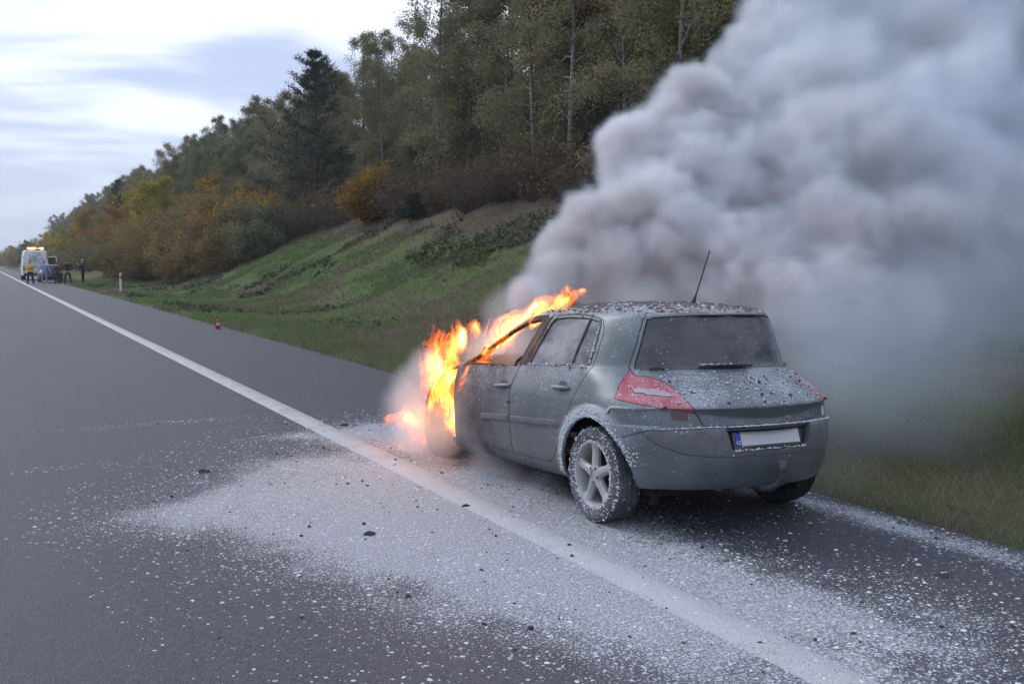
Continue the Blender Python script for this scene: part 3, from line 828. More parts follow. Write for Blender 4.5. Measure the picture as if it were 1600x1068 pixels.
def make_pine(seed, H=11.5, width=3.7, whorls=15, size=0.055):
    rng = np.random.default_rng(seed)
    bm = bmesh.new(); C = []; S = []; N = []
    tp = [(0.06 * math.sin(i), 0.06 * math.cos(i * 1.3), H * i / 9 - 0.25) for i in range(10)]
    tube(bm, tp, [0.19 * (1 - 0.93 * i / 9) for i in range(10)], 8)
    for w in range(whorls):
        t = 0.07 + 0.92 * w / (whorls - 1)
        z = H * t
        L0 = width * (1 - t) ** 0.72 * (0.55 + 0.45 * min(1, t / 0.18)) + 0.28
        m = rng.integers(5, 8)
        for k in range(m):
            az = 2 * math.pi * (k + rng.uniform(-0.3, 0.3)) / m + w * 0.7
            L = L0 * rng.uniform(0.45, 1.25); el = rng.uniform(0.0, 0.35) + 0.5 * t
            pts = branch_pts(rng, (0, 0, z + rng.normal(0, 0.10)), (math.cos(az) * math.cos(el), math.sin(az) * math.cos(el), math.sin(el)), L, 5, 0.10, -0.03)
            tube(bm, pts, [0.03, 0.024, 0.018, 0.013, 0.009, 0.006], 4, cap=False)
            for i in range(1, 6):
                C.append(pts[i]); S.append(0.11)
                for sd in (-1, 1):
                    if i >= 2:
                        a2 = az + sd * rng.uniform(0.5, 1.0)
                        l2 = L * 0.30 * rng.uniform(0.5, 1.1)
                        for q in (0.5, 1.0): C.append(pts[i] + np.array([math.cos(a2), math.sin(a2), 0.25 + 0.2 * q]) * l2 * q); S.append(0.10)
    C = np.array(C); S = np.array(S)
    tc = np.clip(0.45 + rng.normal(0, 0.2, len(C)), 0, 1)
    # needles: long thin shoots fanning up and out
    per = 15; n = len(C) * per; idx = np.repeat(np.arange(len(C)), per)
    P = C[idx] + rng.normal(0, 1, (n, 3)) * S[idx][:, None]
    u = rng.normal(0, 1, (n, 3)); u[:, 2] = np.abs(u[:, 2]) * 0.7 + 0.1; u /= np.linalg.norm(u, axis=1)[:, None]
    w = rng.normal(0, 1, (n, 3)); w -= u * (w * u).sum(1)[:, None]; w /= np.linalg.norm(w, axis=1)[:, None]
    s = size * rng.uniform(0.7, 1.6, n)[:, None] * 1.9
    V = np.stack([P - u * s * .3, P + w * s * 0.20, P + u * s, P - w * s * 0.20], 1).reshape(-1, 3)
    return bm, (V, np.arange(n * 4).reshape(n, 4), np.clip(tc[idx] + rng.normal(0, 0.15, n), 0, 1))

def make_shrub(seed, H=3.0, W=2.2, stems=26, per=30, size=0.07, bare=False):
    rng = np.random.default_rng(seed)
    bm = bmesh.new(); C = []; S = []
    for k in range(stems):
        az = rng.uniform(0, 2 * math.pi); r = rng.uniform(0, 0.35) * W * 0.5
        el = rng.uniform(0.55, 1.45)
        L = H * rng.uniform(0.6, 1.1) * (0.72 + 0.28 * math.sin(el))
        pts = branch_pts(rng, (r * math.cos(az), r * math.sin(az), -0.15), (math.cos(az) * math.cos(el), math.sin(az) * math.cos(el), math.sin(el)), L, 6, 0.13, 0.03)
        tube(bm, pts, [0.020 * (1 - 0.13 * i) for i in range(7)], 4, cap=False)
        for i in range(1, 7):
            if not bare or rng.uniform() < 0.3: C.append(pts[i]); S.append(0.22 + 0.05 * i / 6)
            for j in range(4 if bare else 2):
                d2 = rng.normal(0, 1, 3); d2[2] = abs(d2[2]) * (1.3 if bare else 0.8)
                d2 /= np.linalg.norm(d2)
                p2 = branch_pts(rng, pts[i], d2, H * rng.uniform(0.12, 0.34), 3, 0.25, 0.0)
                tube(bm, p2, [0.009, 0.007, 0.005, 0.003], 3, cap=False)
                if not bare:
                    for q in (1, 2, 3): C.append(p2[q]); S.append(0.20)
                elif rng.uniform() < 0.25: C.append(p2[3]); S.append(0.15)
    C = np.array(C); S = np.array(S)
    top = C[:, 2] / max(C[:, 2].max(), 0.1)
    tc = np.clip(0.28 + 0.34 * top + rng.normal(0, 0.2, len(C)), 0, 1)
    k = C[:, 2] > 0.1
    V, F, T = leaf_cloud(rng, C[k], S[k], per, size, tc[k])
    return bm, (V, F, T)

KINDS = {}
def kind(key, thing_name, made, bark, leaf, crown_name='crown', trunk_name='trunk'):
    bm, (V, F, T) = made
    tm = bpy.data.meshes.new(trunk_name); bm.to_mesh(tm); bm.free(); tm.materials.append(M[bark])
    tm.polygons.foreach_set('use_smooth', [True] * len(tm.polygons))
    cmh = crown_mesh(crown_name, V, F, T); cmh.materials.append(M[leaf])
    KINDS[key] = (thing_name, tm, cmh, trunk_name, crown_name)

kind('birch1', 'birch_tree', make_broadleaf(1, 11.5, 0.10, 2.1, 46, 32, 0.060), 'bark_birch', 'leaf_birch')
kind('birch2', 'birch_tree', make_broadleaf(2, 12.5, 0.14, 1.9, 46, 32, 0.060), 'bark_birch', 'leaf_birch')
kind('birch3', 'birch_tree', make_broadleaf(3, 10.5, 0.10, 2.3, 46, 30, 0.062, trunks=2), 'bark_birch', 'leaf_birch')
kind('birch4', 'birch_tree', make_broadleaf(14, 13.5, 0.18, 2.0, 42, 24, 0.055), 'bark_birch', 'leaf_birch')
kind('green1', 'broadleaf_tree', make_broadleaf(4, 10.0, 0.08, 2.6, 44, 34, 0.066, 'oak'), 'bark_dark', 'leaf_green')
kind('green2', 'broadleaf_tree', make_broadleaf(5, 11.0, 0.10, 2.3, 44, 34, 0.066, 'oak', trunks=2), 'bark_dark', 'leaf_green')
kind('under1', 'broadleaf_tree', make_broadleaf(31, 4.6, 0.05, 1.7, 34, 30, 0.058, 'oak', trunks=2), 'bark_dark', 'leaf_green')
kind('under2', 'broadleaf_tree', make_broadleaf(32, 5.2, 0.05, 1.5, 34, 30, 0.058, 'birch'), 'bark_dark', 'leaf_birch')
kind('yellow', 'broadleaf_tree', make_broadleaf(6, 6.5, 0.16, 2.5, 34, 24, 0.085, 'oak'), 'bark_dark', 'leaf_yellow')
kind('orange', 'broadleaf_tree', make_broadleaf(7, 7.5, 0.16, 2.0, 34, 22, 0.085, 'oak'), 'bark_dark', 'leaf_orange')
kind('red', 'broadleaf_tree', make_broadleaf(8, 9.0, 0.2, 1.8, 34, 16, 0.075, 'oak'), 'bark_dark', 'leaf_red')
kind('pine', 'pine_tree', make_pine(9), 'bark_dark', 'needle')
kind('pine_small', 'pine_tree', make_pine(10, 1.6, 1.1, 8, 0.05), 'bark_dark', 'needle')
kind('spruce', 'spruce_tree', make_pine(11, 9.0, 1.9, 24, 0.05), 'bark_dark', 'needle')
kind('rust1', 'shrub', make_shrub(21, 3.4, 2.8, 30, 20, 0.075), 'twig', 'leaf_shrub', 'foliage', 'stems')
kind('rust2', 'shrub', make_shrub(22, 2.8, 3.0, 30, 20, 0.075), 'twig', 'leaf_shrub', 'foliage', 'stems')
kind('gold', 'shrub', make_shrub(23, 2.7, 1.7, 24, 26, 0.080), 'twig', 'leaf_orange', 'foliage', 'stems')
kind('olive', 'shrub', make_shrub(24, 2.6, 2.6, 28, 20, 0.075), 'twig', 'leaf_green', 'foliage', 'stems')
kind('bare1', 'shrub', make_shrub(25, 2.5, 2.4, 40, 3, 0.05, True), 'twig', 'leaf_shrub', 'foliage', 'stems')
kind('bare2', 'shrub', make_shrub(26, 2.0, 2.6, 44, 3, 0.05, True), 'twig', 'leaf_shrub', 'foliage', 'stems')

_tr = random.Random(5)
def plant(key, x, y, s, label, group, rz=None, sz=None, cat=None):
    nm, tm, cmh, tn, cn = KINDS[key]
    o = empty(nm, (x, y, float(ground_z(x, y)) - 0.03), _tr.uniform(0, 6.28) if rz is None else rz)
    o.scale = (s, s, s * (sz or 1.0))
    tag(o, label, cat or ('shrub' if nm == 'shrub' else 'tree'), group)
    link_mesh(tn, tm, None, o); link_mesh(cn, cmh, None, o)
    return o

# single ones the photograph lets one point at
plant('pine', 19.6, 65.5, 1.12, 'big dark pine standing proud of the pale birches, the darkest tree on the bank', None, sz=0.84)
plant('gold', 19.0, 52.6, 0.98, 'round golden orange shrub alone on the brown slope right of the dark pine', None)
plant('pine_small', 18.4, 46.0, 0.6, 'knee-high dark pine seedling on the brown slope in front of the birches', None)
plant('yellow', 14.9, 103.0, 1.12, 'bright yellow tree rising over the rusty shrubs left of the dark pine', None)
plant('spruce', 17.5, 152.0, 1.05, 'slim dark spruce left of the yellow tree', None)
plant('orange', 14.5, 165.0, 1.05, 'orange tree beyond the rusty shrubs, left of the slim dark spruce', None)
plant('orange', 16.5, 84.0, 0.78, 'small pointed orange tree poking out of the rusty shrubs', None)
plant('red', 25.0, 35.5, 1.15, 'reddish tree deep among the birches above the smoke', None)
plant('yellow', 22.5, 27.6, 1.0, 'yellow leaved tree at the edge of the smoke under dark branches', None)
plant('orange', 24.0, 39.0, 1.1, 'thin orange tree showing between birch trunks left of the red one', None)

# the birch belt: front row, then deeper rows
belt = []
yy = 14.0
while yy < 330:
    if yy < 60: keys = ('birch1', 'birch4', 'birch4', 'birch2', 'birch4', 'birch3')
    elif yy < 120: keys = ('birch1', 'birch2', 'green1', 'birch3', 'green2')
    else: keys = ('green1', 'birch3', 'green2', 'birch1')
    x = 20.6 + _tr.uniform(-0.9, 1.4)
    if not (50 < yy < 55.5 and x < 20.4) and not (61 < yy < 68.5):
        belt.append((_tr.choice(keys), x, yy))
    yy += 2.2 + yy * 0.014 + _tr.uniform(-0.5, 0.6)
yy = 12.0
while yy < 320:
    belt.append((_tr.choice(('birch2', 'birch4', 'birch1', 'green1', 'birch2')), 24.2 + _tr.uniform(-1.2, 1.5), yy)); yy += 2.8 + yy * 0.018 + _tr.uniform(-0.6, 0.6)
yy = 12.0
while yy < 160:
    
    if yy > 62 or _tr.random() < 0.35: belt.append((_tr.choice(('birch2', 'birch4', 'green2')), 29 + _tr.uniform(-2, 2.5), yy))
    yy += 3.6 + yy * 0.02 + _tr.uniform(-0.6, 0.6)
yy = 12.0
while yy < 130:
    
    if yy > 62 or _tr.random() < 0.3: belt.append((_tr.choice(('birch1', 'green1', 'green2')), 36 + _tr.uniform(-3, 4), yy))
    yy += 5.0 + yy * 0.02
for i in range(24):                         # bushy young growth between the trunks
    belt.append((_tr.choice(('under1', 'under2')), 22.2 + _tr.uniform(-0.8, 1.2), 15 + i * 2.0 + _tr.uniform(-.5, .5)))
def where(x, y):
    row = 'front row' if x < 22.4 else ('second row' if x < 26.6 else 'rear rows')
    if y < 32: return row + ' beside the smoke plume'
    if y < 44: return row + ' above the bare purple shrubs'
    if y < 60: return row + ' right of the dark pine'
    if y < 85: return row + ' just left of the dark pine'
    if y < 130: return row + ' above the rusty thicket'
    return row + ' far off towards the van'
for key, x, y in belt:
    w_ = where(x, y)
    one, many = {'birch': ('slender olive birch', 'slender olive birches'), 'under': ('bushy young green tree', 'bushy young green trees')}.get(key[:5], ('dull green broadleaf tree', 'dull green broadleaf trees'))
    plant(key, x, y, _tr.uniform(0.82, 1.06) * (1.0 if y < 50 else (0.84 if y < 70 else 0.86)), one + ' on the bank top, ' + w_, many + ', ' + w_, sz=_tr.uniform(0.95, 1.12))

# far end of the belt comes down to the road
for i in range(34):
    y = 120 + i * 8.5 + _tr.uniform(-3, 3)
    key = _tr.choice(('green1', 'yellow', 'orange', 'green2', 'olive', 'rust1', 'yellow'))
    x = 15.5 + _tr.uniform(-2.2, 3.0) - (y - 120) * 0.012
    b_ = KINDS[key][0] == 'shrub'
    lab = {'green1': 'green tree at the far end of the bank beyond the white van', 'green2': 'green tree at the far end of the bank beyond the white van', 'yellow': 'yellowing tree at the far end of the bank beyond the white van', 'orange': 'orange brown tree at the far end of the bank beyond the white van'}.get(key, 'low shrub at the far foot of the bank beyond the white van')
    plant(key, x, y, _tr.uniform(0.75, 1.1) * (1.3 if b_ else 1.0) * (0.62 if key.startswith('green') else 0.9), lab, 'shrubs far down the bank' if b_ else lab.split(' at ')[0] + 's far down the bank')

for i in range(22):
    y = 190 + i * 15 + _tr.uniform(-5, 5)
    key = _tr.choice(('yellow', 'green1', 'rust1', 'olive', 'orange'))
    b_ = KINDS[key][0] == 'shrub'
    plant(key, 9.4 + _tr.uniform(-0.5, 2.6), y, _tr.uniform(0.8, 1.1) * (1.6 if b_ else 0.72), ('shrub' if b_ else {'yellow': 'yellowing tree', 'green1': 'green tree', 'orange': 'orange tree'}[key]) + ' closing the view where the road runs out behind the van', 'shrubs where the road runs out' if b_ else key.rstrip('1') + ' trees where the road runs out')

# rusty shrubs on the bank
SH = [(11.6, 92.0, 0.85), (12.4, 87.5, 0.9), (11.9, 82.0, 0.9), (13.2, 80.0, 1.0), (12.6, 76.0, 0.95), (14.2, 84.0, 1.05), (14.6, 78.0, 1.1), (13.0, 71.0, 0.9), (14.3, 72.0, 1.0), (15.6, 75.5, 1.15), (13.8, 67.0, 0.85), (15.3, 68.5, 1.05),
      (16.6, 71.0, 1.15), (15.0, 64.0, 0.8), (16.4, 65.5, 1.0), (17.4, 67.5, 1.0), (15.8, 81.0, 1.15), (16.2, 88.0, 1.1), (14.6, 91.0, 1.1), (13.0, 97.0, 1.0), (12.2, 101.0, 0.9), (14.0, 104.0, 1.0)]
for i, (x, y, s) in enumerate(SH):
    key = ('rust1', 'rust2', 'rust1', 'rust2', 'rust2', 'rust1', 'olive')[i % 7] if x < 16 else ('gold', 'rust1', 'olive')[i % 3]
    lab = {'olive': 'olive brown shrub among the rusty ones on the bank left of the dark pine', 'gold': 'golden brown shrub high in the thicket below the dark pine'}.get(key, 'rusty leafed shrub ' + ('low at the foot of' if x < 13.4 else 'high at the back of') + ' the thicket left of the dark pine')
    plant(key, x + _tr.uniform(-.3, .3), y, s * 1.12, lab, ('rusty shrubs at the foot of the thicket' if x < 13.4 else 'rusty shrubs at the back of the thicket') if key.startswith('rust') else ('olive shrubs of the thicket' if key == 'olive' else 'golden shrubs of the thicket'))
for i in range(16):
    y = 108 + i * 6.5
    plant(_tr.choice(('bare1', 'bare2', 'olive', 'rust2')), 12.6 + _tr.uniform(-1.0, 1.6), y, _tr.uniform(0.9, 1.3), 'grey brown shrub at the foot of the bank between the thicket and the van', 'grey shrubs at the foot of the bank')
# bare purple brown shrubs under the birches
for i in range(26):
    y = 20 + i * 1.35 + _tr.uniform(-0.5, 0.5)
    plant(_tr.choice(('bare1', 'bare2')), 19.3 + _tr.uniform(-0.8, 1.3), y, _tr.uniform(0.75, 1.2), 'bare purple brown shrub at the top of the slope, ' + ('close beside the smoke' if y < 31 else ('under the middle birches' if y < 43 else 'near the round golden shrub')), 'bare shrubs ' + ('beside the smoke' if y < 31 else ('under the middle birches' if y < 43 else 'near the golden shrub')))
for x, y in ((18.6, 57.5), (18.9, 60.0), (18.2, 62.5), (20.2, 57.0), (20.4, 49.5)):
    plant('bare1', x, y, 1.0, 'bare grey shrub at the foot of the dark pine', 'bare shrubs round the dark pine')
# ================================================================== burning car
# ---- body surface: a stack of rounded outlines; X forward from the rear axle, Y left, Z up
#   z      xr     x0r    nr    w      xf     x0f    nf    vee
ROWS = [
 (0.215, -0.520, -0.020, 2.20, 0.740, 3.250, 2.45, 2.4, 0.0),
 (0.245, -0.645, -0.060, 2.20, 0.795, 3.330, 2.50, 2.4, 0.0),
 (0.275, -0.710, -0.080, 2.20, 0.830, 3.390, 2.55, 2.4, 0.0),
 (0.340, -0.752, -0.100, 2.20, 0.853, 3.430, 2.60, 2.4, 0.0),
 (0.440, -0.790, -0.100, 2.20, 0.868, 3.455, 2.60, 2.4, 0.0),
 (0.540, -0.804, -0.100, 2.20, 0.878, 3.455, 2.60, 2.4, 0.0),
 (0.610, -0.802, -0.100, 2.20, 0.882, 3.430, 2.55, 2.4, 0.0),
 (0.655, -0.794, -0.100, 2.20, 0.883, 3.400, 2.52, 2.4, 0.0),
 (0.672, -0.778, -0.100, 2.20, 0.883, 3.390, 2.50, 2.4, 0.0),
 (0.679, -0.750, -0.100, 2.20, 0.883, 3.380, 2.50, 2.4, 0.0),
 (0.690, -0.747, -0.100, 2.20, 0.883, 3.370, 2.48, 2.4, 0.2),
 (0.711, -0.744, -0.090, 2.20, 0.882, 3.350, 2.46, 2.4, 0.72),
 (0.718, -0.746, -0.090, 2.20, 0.882, 3.340, 2.45, 2.4, 0.80),
 (0.765, -0.770, -0.072, 2.18, 0.878, 3.250, 2.40, 2.4, 0.32),
 (0.787, -0.780, -0.062, 2.16, 0.876, 3.180, 2.36, 2.4, 0.06),
 (0.802, -0.777, -0.054, 2.14, 0.874, 3.120, 2.34, 2.4, 0.0),
 (0.830, -0.748, -0.034, 2.11, 0.868, 3.020, 2.30, 2.4, 0.0),
 (0.875, -0.690, 0.03, 2.05, 0.856, 2.850, 2.22, 2.5, 0.0),
 (0.935, -0.605, 0.10, 2.0, 0.839, 2.580, 2.05, 2.8, 0.0),
 (0.990, -0.515, 0.18, 2.0, 0.820, 2.330, 1.85, 3.0, 0.0),
 (1.013, -0.475, 0.22, 1.98, 0.811, 2.250, 1.75, 3.0, 0.0),
 (1.036, -0.452, 0.24, 1.95, 0.801, 2.190, 1.68, 3.0, 0.0),
 (1.120, -0.430, 0.24, 1.98, 0.768, 2.030, 1.50, 3.0, 0.0),
 (1.220, -0.400, 0.24, 2.05, 0.722, 1.830, 1.28, 3.0, 0.0),
 (1.315, -0.362, 0.23, 2.15, 0.676, 1.620, 1.05, 3.0, 0.0),
 (1.352, -0.350, 0.23, 2.2, 0.654, 1.530, 0.98, 3.0, 0.0),
 (1.376, -0.347, 0.25, 2.25, 0.632, 1.460, 0.92, 3.0, 0.0),
 (1.393, -0.322, 0.27, 2.25, 0.604, 1.400, 0.88, 3.0, 0.0),
 (1.408, -0.260, 0.29, 2.25, 0.560, 1.330, 0.84, 3.0, 0.0),
 (1.424, -0.160, 0.33, 2.2, 0.490, 1.240, 0.80, 2.8, 0.0),
 (1.440, -0.010, 0.40, 2.1, 0.385, 1.130, 0.76, 2.5, 0.0),
 (1.453, 0.180, 0.48, 2.0, 0.260, 1.000, 0.70, 2.2, 0.0),
 (1.460, 0.360, 0.56, 2.0, 0.130, 0.860, 0.66, 2.0, 0.0),
 (1.462, 0.520, 0.60, 2.0, 0.030, 0.700, 0.62, 2.0, 0.0),
]
RA = np.array(ROWS)

def hermite(A, sub):
    """shape-preserving cubic through the rows, sub samples per interval"""
    n = len(A)
    d = np.diff(A, axis=0)
    m = np.zeros_like(A)
    for i in range(1, n - 1):
        s = d[i - 1] * d[i]
        m[i] = np.where(s > 0, 2 * s / (d[i - 1] + d[i] + 1e-12), 0)
        m[i] = np.where(np.abs(d[i - 1] + d[i]) < 1e-9, 0, m[i])
    m[0] = d[0]; m[-1] = d[-1]
    out = []
    for i in range(n - 1):
        k = sub[i] if isinstance(sub, (list, tuple)) else sub
        for j in range(k):
            t = j / k
            h = (2*t**3 - 3*t**2 + 1, t**3 - 2*t**2 + t, -2*t**3 + 3*t**2, t**3 - t**2)
            out.append(h[0]*A[i] + h[1]*m[i] + h[2]*A[i+1] + h[3]*m[i+1])
    out.append(A[-1])
    return np.array(out)

def shell_grid():
    rows = hermite(RA, 3)
    NR, NS, NF = 34, 70, 26
    P = []
    for (z, xr, x0r, nr, w, xf, x0f, nf, vee) in rows:
        line = []
        for i in range(NR):
            t = math.pi / 2 * (i / NR)
            X = x0r - (x0r - xr) * math.cos(t) ** (2 / nr); Y = w * math.sin(t) ** (2 / nr)
            line.append((X, Y, 0))
        for i in range(NS):
            line.append((x0r + (x0f - x0r) * i / NS, w, 0))
        for i in range(NF + 1):
            t = math.pi / 2 * (i / NF)
            X = x0f + (xf - x0f) * math.sin(t) ** (2 / nf); Y = w * math.cos(t) ** (2 / nf) if i < NF else 0.0
            line.append((X, Y, 0))
        L = []
        for X, Y, _ in line:
            Z = z
            b = 1 - 0.012 * ((X - 1.2) / 1.4) ** 2
            Yb = Y * b
            # the hollow under the tailgate lip is a shallow V
            if vee > 0 and X < -0.2:
                Z += vee * 0.075 * min(1.0, (Yb / 0.60) ** 1.4)
            # flared arches
            for cx, cz in ((-0.015, 0.32), (2.625, 0.32)):
                r = math.hypot(X - cx, Z - cz)
                if Z < 0.86 and Yb > 0.5:
                    f = max(0.0, min(1.0, (0.475 - r) / 0.035)); f = f * f * (3 - 2 * f)
                    f *= max(0.0, min(1.0, (Yb - 0.60) / 0.2))
                    Yb += 0.017 * f
            # door lower tuck with a soft crease over the sill
            if 0.45 < X < 2.2 and Z < 0.36:
                Yb -= 0.010 * max(0, (0.36 - Z) / 0.1)
            L.append((X, Yb, Z))
        P.append(L)
    return np.array(P)


# outlines drawn on the body; side ones as (X, Z), rear and front ones as (Y, Z)
REAR_DOOR = [(1.138, 0.325), (1.140, 0.560), (1.140, 0.835), (1.080, 0.960), (1.055, 1.005), (0.980, 1.180), (0.915, 1.345), (0.870, 1.371), (0.600, 1.381), (0.330, 1.370),
             (0.165, 1.338), (0.110, 1.270), (0.098, 1.120), (0.100, 1.025), (0.148, 0.928), (0.241, 0.784), (0.300, 0.641), (0.395, 0.500), (0.484, 0.399), (0.540, 0.350), (0.600, 0.328)]
SIDE_GLASS = [(0.950, 1.008), (0.900, 1.150), (0.845, 1.310), (0.800, 1.345), (0.600, 1.355), (0.333, 1.347), (0.205, 1.328), (0.165, 1.295), (0.145, 1.200), (0.138, 1.100), (0.148, 1.036)]
DIVIDER = [(0.352, 0.99), (0.322, 1.37)]
FRONT_DOOR = [(1.150, 0.325), (1.152, 0.560), (1.152, 0.835), (1.092, 0.960), (1.067, 1.005), (0.992, 1.180), (0.925, 1.345), (0.950, 1.372), (1.250, 1.352), (1.480, 1.290),
              (1.800, 1.130), (2.060, 0.990), (2.150, 0.900), (2.165, 0.700), (2.170, 0.520), (2.110, 0.345), (2.060, 0.325)]
FRONT_OPENING = [(1.120, 0.985), (1.060, 1.150), (0.990, 1.310), (1.040, 1.335), (1.230, 1.312), (1.440, 1.248), (1.720, 1.110), (1.960, 0.985)]
ARCHES = [[(cx + 0.378 * math.cos(t), 0.320 + 0.378 * math.sin(t)) for t in np.linspace(-0.65, math.pi + 0.65, 30)] for cx in (-0.015, 2.625)]
FENDER = [(2.185, 0.330), (2.185, 0.930), (2.60, 0.880), (3.00, 0.800), (3.06, 0.700), (3.06, 0.330)]
REAR_GLASS = [(-0.05, 1.017), (0.30, 1.017), (0.600, 1.014), (0.632, 1.026), (0.580, 1.170), (0.520, 1.335), (0.495, 1.352), (0.300, 1.362), (-0.05, 1.366)]
GATE = [(-0.05, 0.679), (0.455, 0.679), (0.500, 0.765), (0.533, 0.814), (0.531, 0.879), (0.547, 0.930), (0.575, 0.958), (0.633, 0.976), (0.672, 0.985), (0.664, 1.010), (0.600, 1.170), (0.535, 1.345),
        (0.512, 1.382), (0.300, 1.402), (-0.05, 1.408)]
LAMP = [(0.300, 0.765), (0.500, 0.765), (0.533, 0.814), (0.531, 0.879), (0.547, 0.930), (0.575, 0.958), (0.633, 0.976), (0.672, 0.985), (0.74, 1.05), (0.99, 1.05), (0.99, 0.60), (0.40, 0.60)]
LAMP_SIDE = [(-0.150, 1.030), (-0.186, 0.985), (-0.200, 0.915), (-0.225, 0.850), (-0.245, 0.832), (-0.451, 0.806), (-0.590, 0.781), (-0.720, 0.750), (-0.80, 0.90), (-0.60, 1.05)]
LAMP_STRIP = [(0.568, 0.862), (0.620, 0.902), (0.728, 0.903), (0.742, 0.878), (0.690, 0.866), (0.600, 0.858)]
INSERT = [(-0.05, 0.672), (0.455, 0.672), (0.600, 0.660), (0.745, 0.655), (0.765, 0.640), (0.749, 0.599), (0.691, 0.554), (0.602, 0.514), (0.469, 0.495), (0.285, 0.488), (-0.05, 0.487)]
RECESS = [(-0.05, 0.668), (0.330, 0.666), (0.335, 0.640), (0.310, 0.545), (0.285, 0.520), (-0.05, 0.512)]
BUMPER = [(-0.05, 0.10), (0.99, 0.10), (0.99, 0.676), (-0.05, 0.676)]
SCREEN = [(-0.05, 1.035), (0.40, 1.030), (0.640, 1.015), (0.600, 1.200), (0.555, 1.345), (0.30, 1.375), (-0.05, 1.385)]

def inside(poly, p):
    x, y = p; c = False; n = len(poly); j = n - 1
    for i in range(n):
        xi, yi = poly[i]; xj, yj = poly[j]
        if (yi > y) != (yj > y) and x < (xj - xi) * (y - yi) / (yj - yi) + xi: c = not c
        j = i
    return c

def cut(bm, poly, axes, test, closed=True):
    """cut the skin along an outline drawn in two axes"""
    n = len(poly)
    third = ({0, 1, 2} - set(axes)).pop()
    for i in range(n if closed else n - 1):
        p, q = poly[i], poly[(i + 1) % n]
        lo = (min(p[0], q[0]) - 0.004, min(p[1], q[1]) - 0.004); hi = (max(p[0], q[0]) + 0.004, max(p[1], q[1]) + 0.004)
        fs = []
        for f in bm.faces:
            vs_ = f.verts
            a = [v.co[axes[0]] for v in vs_]
            if max(a) < lo[0] or min(a) > hi[0]: continue
            b = [v.co[axes[1]] for v in vs_]
            if max(b) < lo[1] or min(b) > hi[1]: continue
            if test(f): fs.append(f)
        if not fs: continue
        nrm = [0, 0, 0]; nrm[axes[0]] = -(q[1] - p[1]); nrm[axes[1]] = q[0] - p[0]
        co = [0, 0, 0]; co[axes[0]] = p[0]; co[axes[1]] = p[1]
        g = set(fs)
        for f in fs: g.update(f.edges); g.update(f.verts)
        bmesh.ops.bisect_plane(bm, geom=list(g), dist=0.0004, plane_co=co, plane_no=nrm)

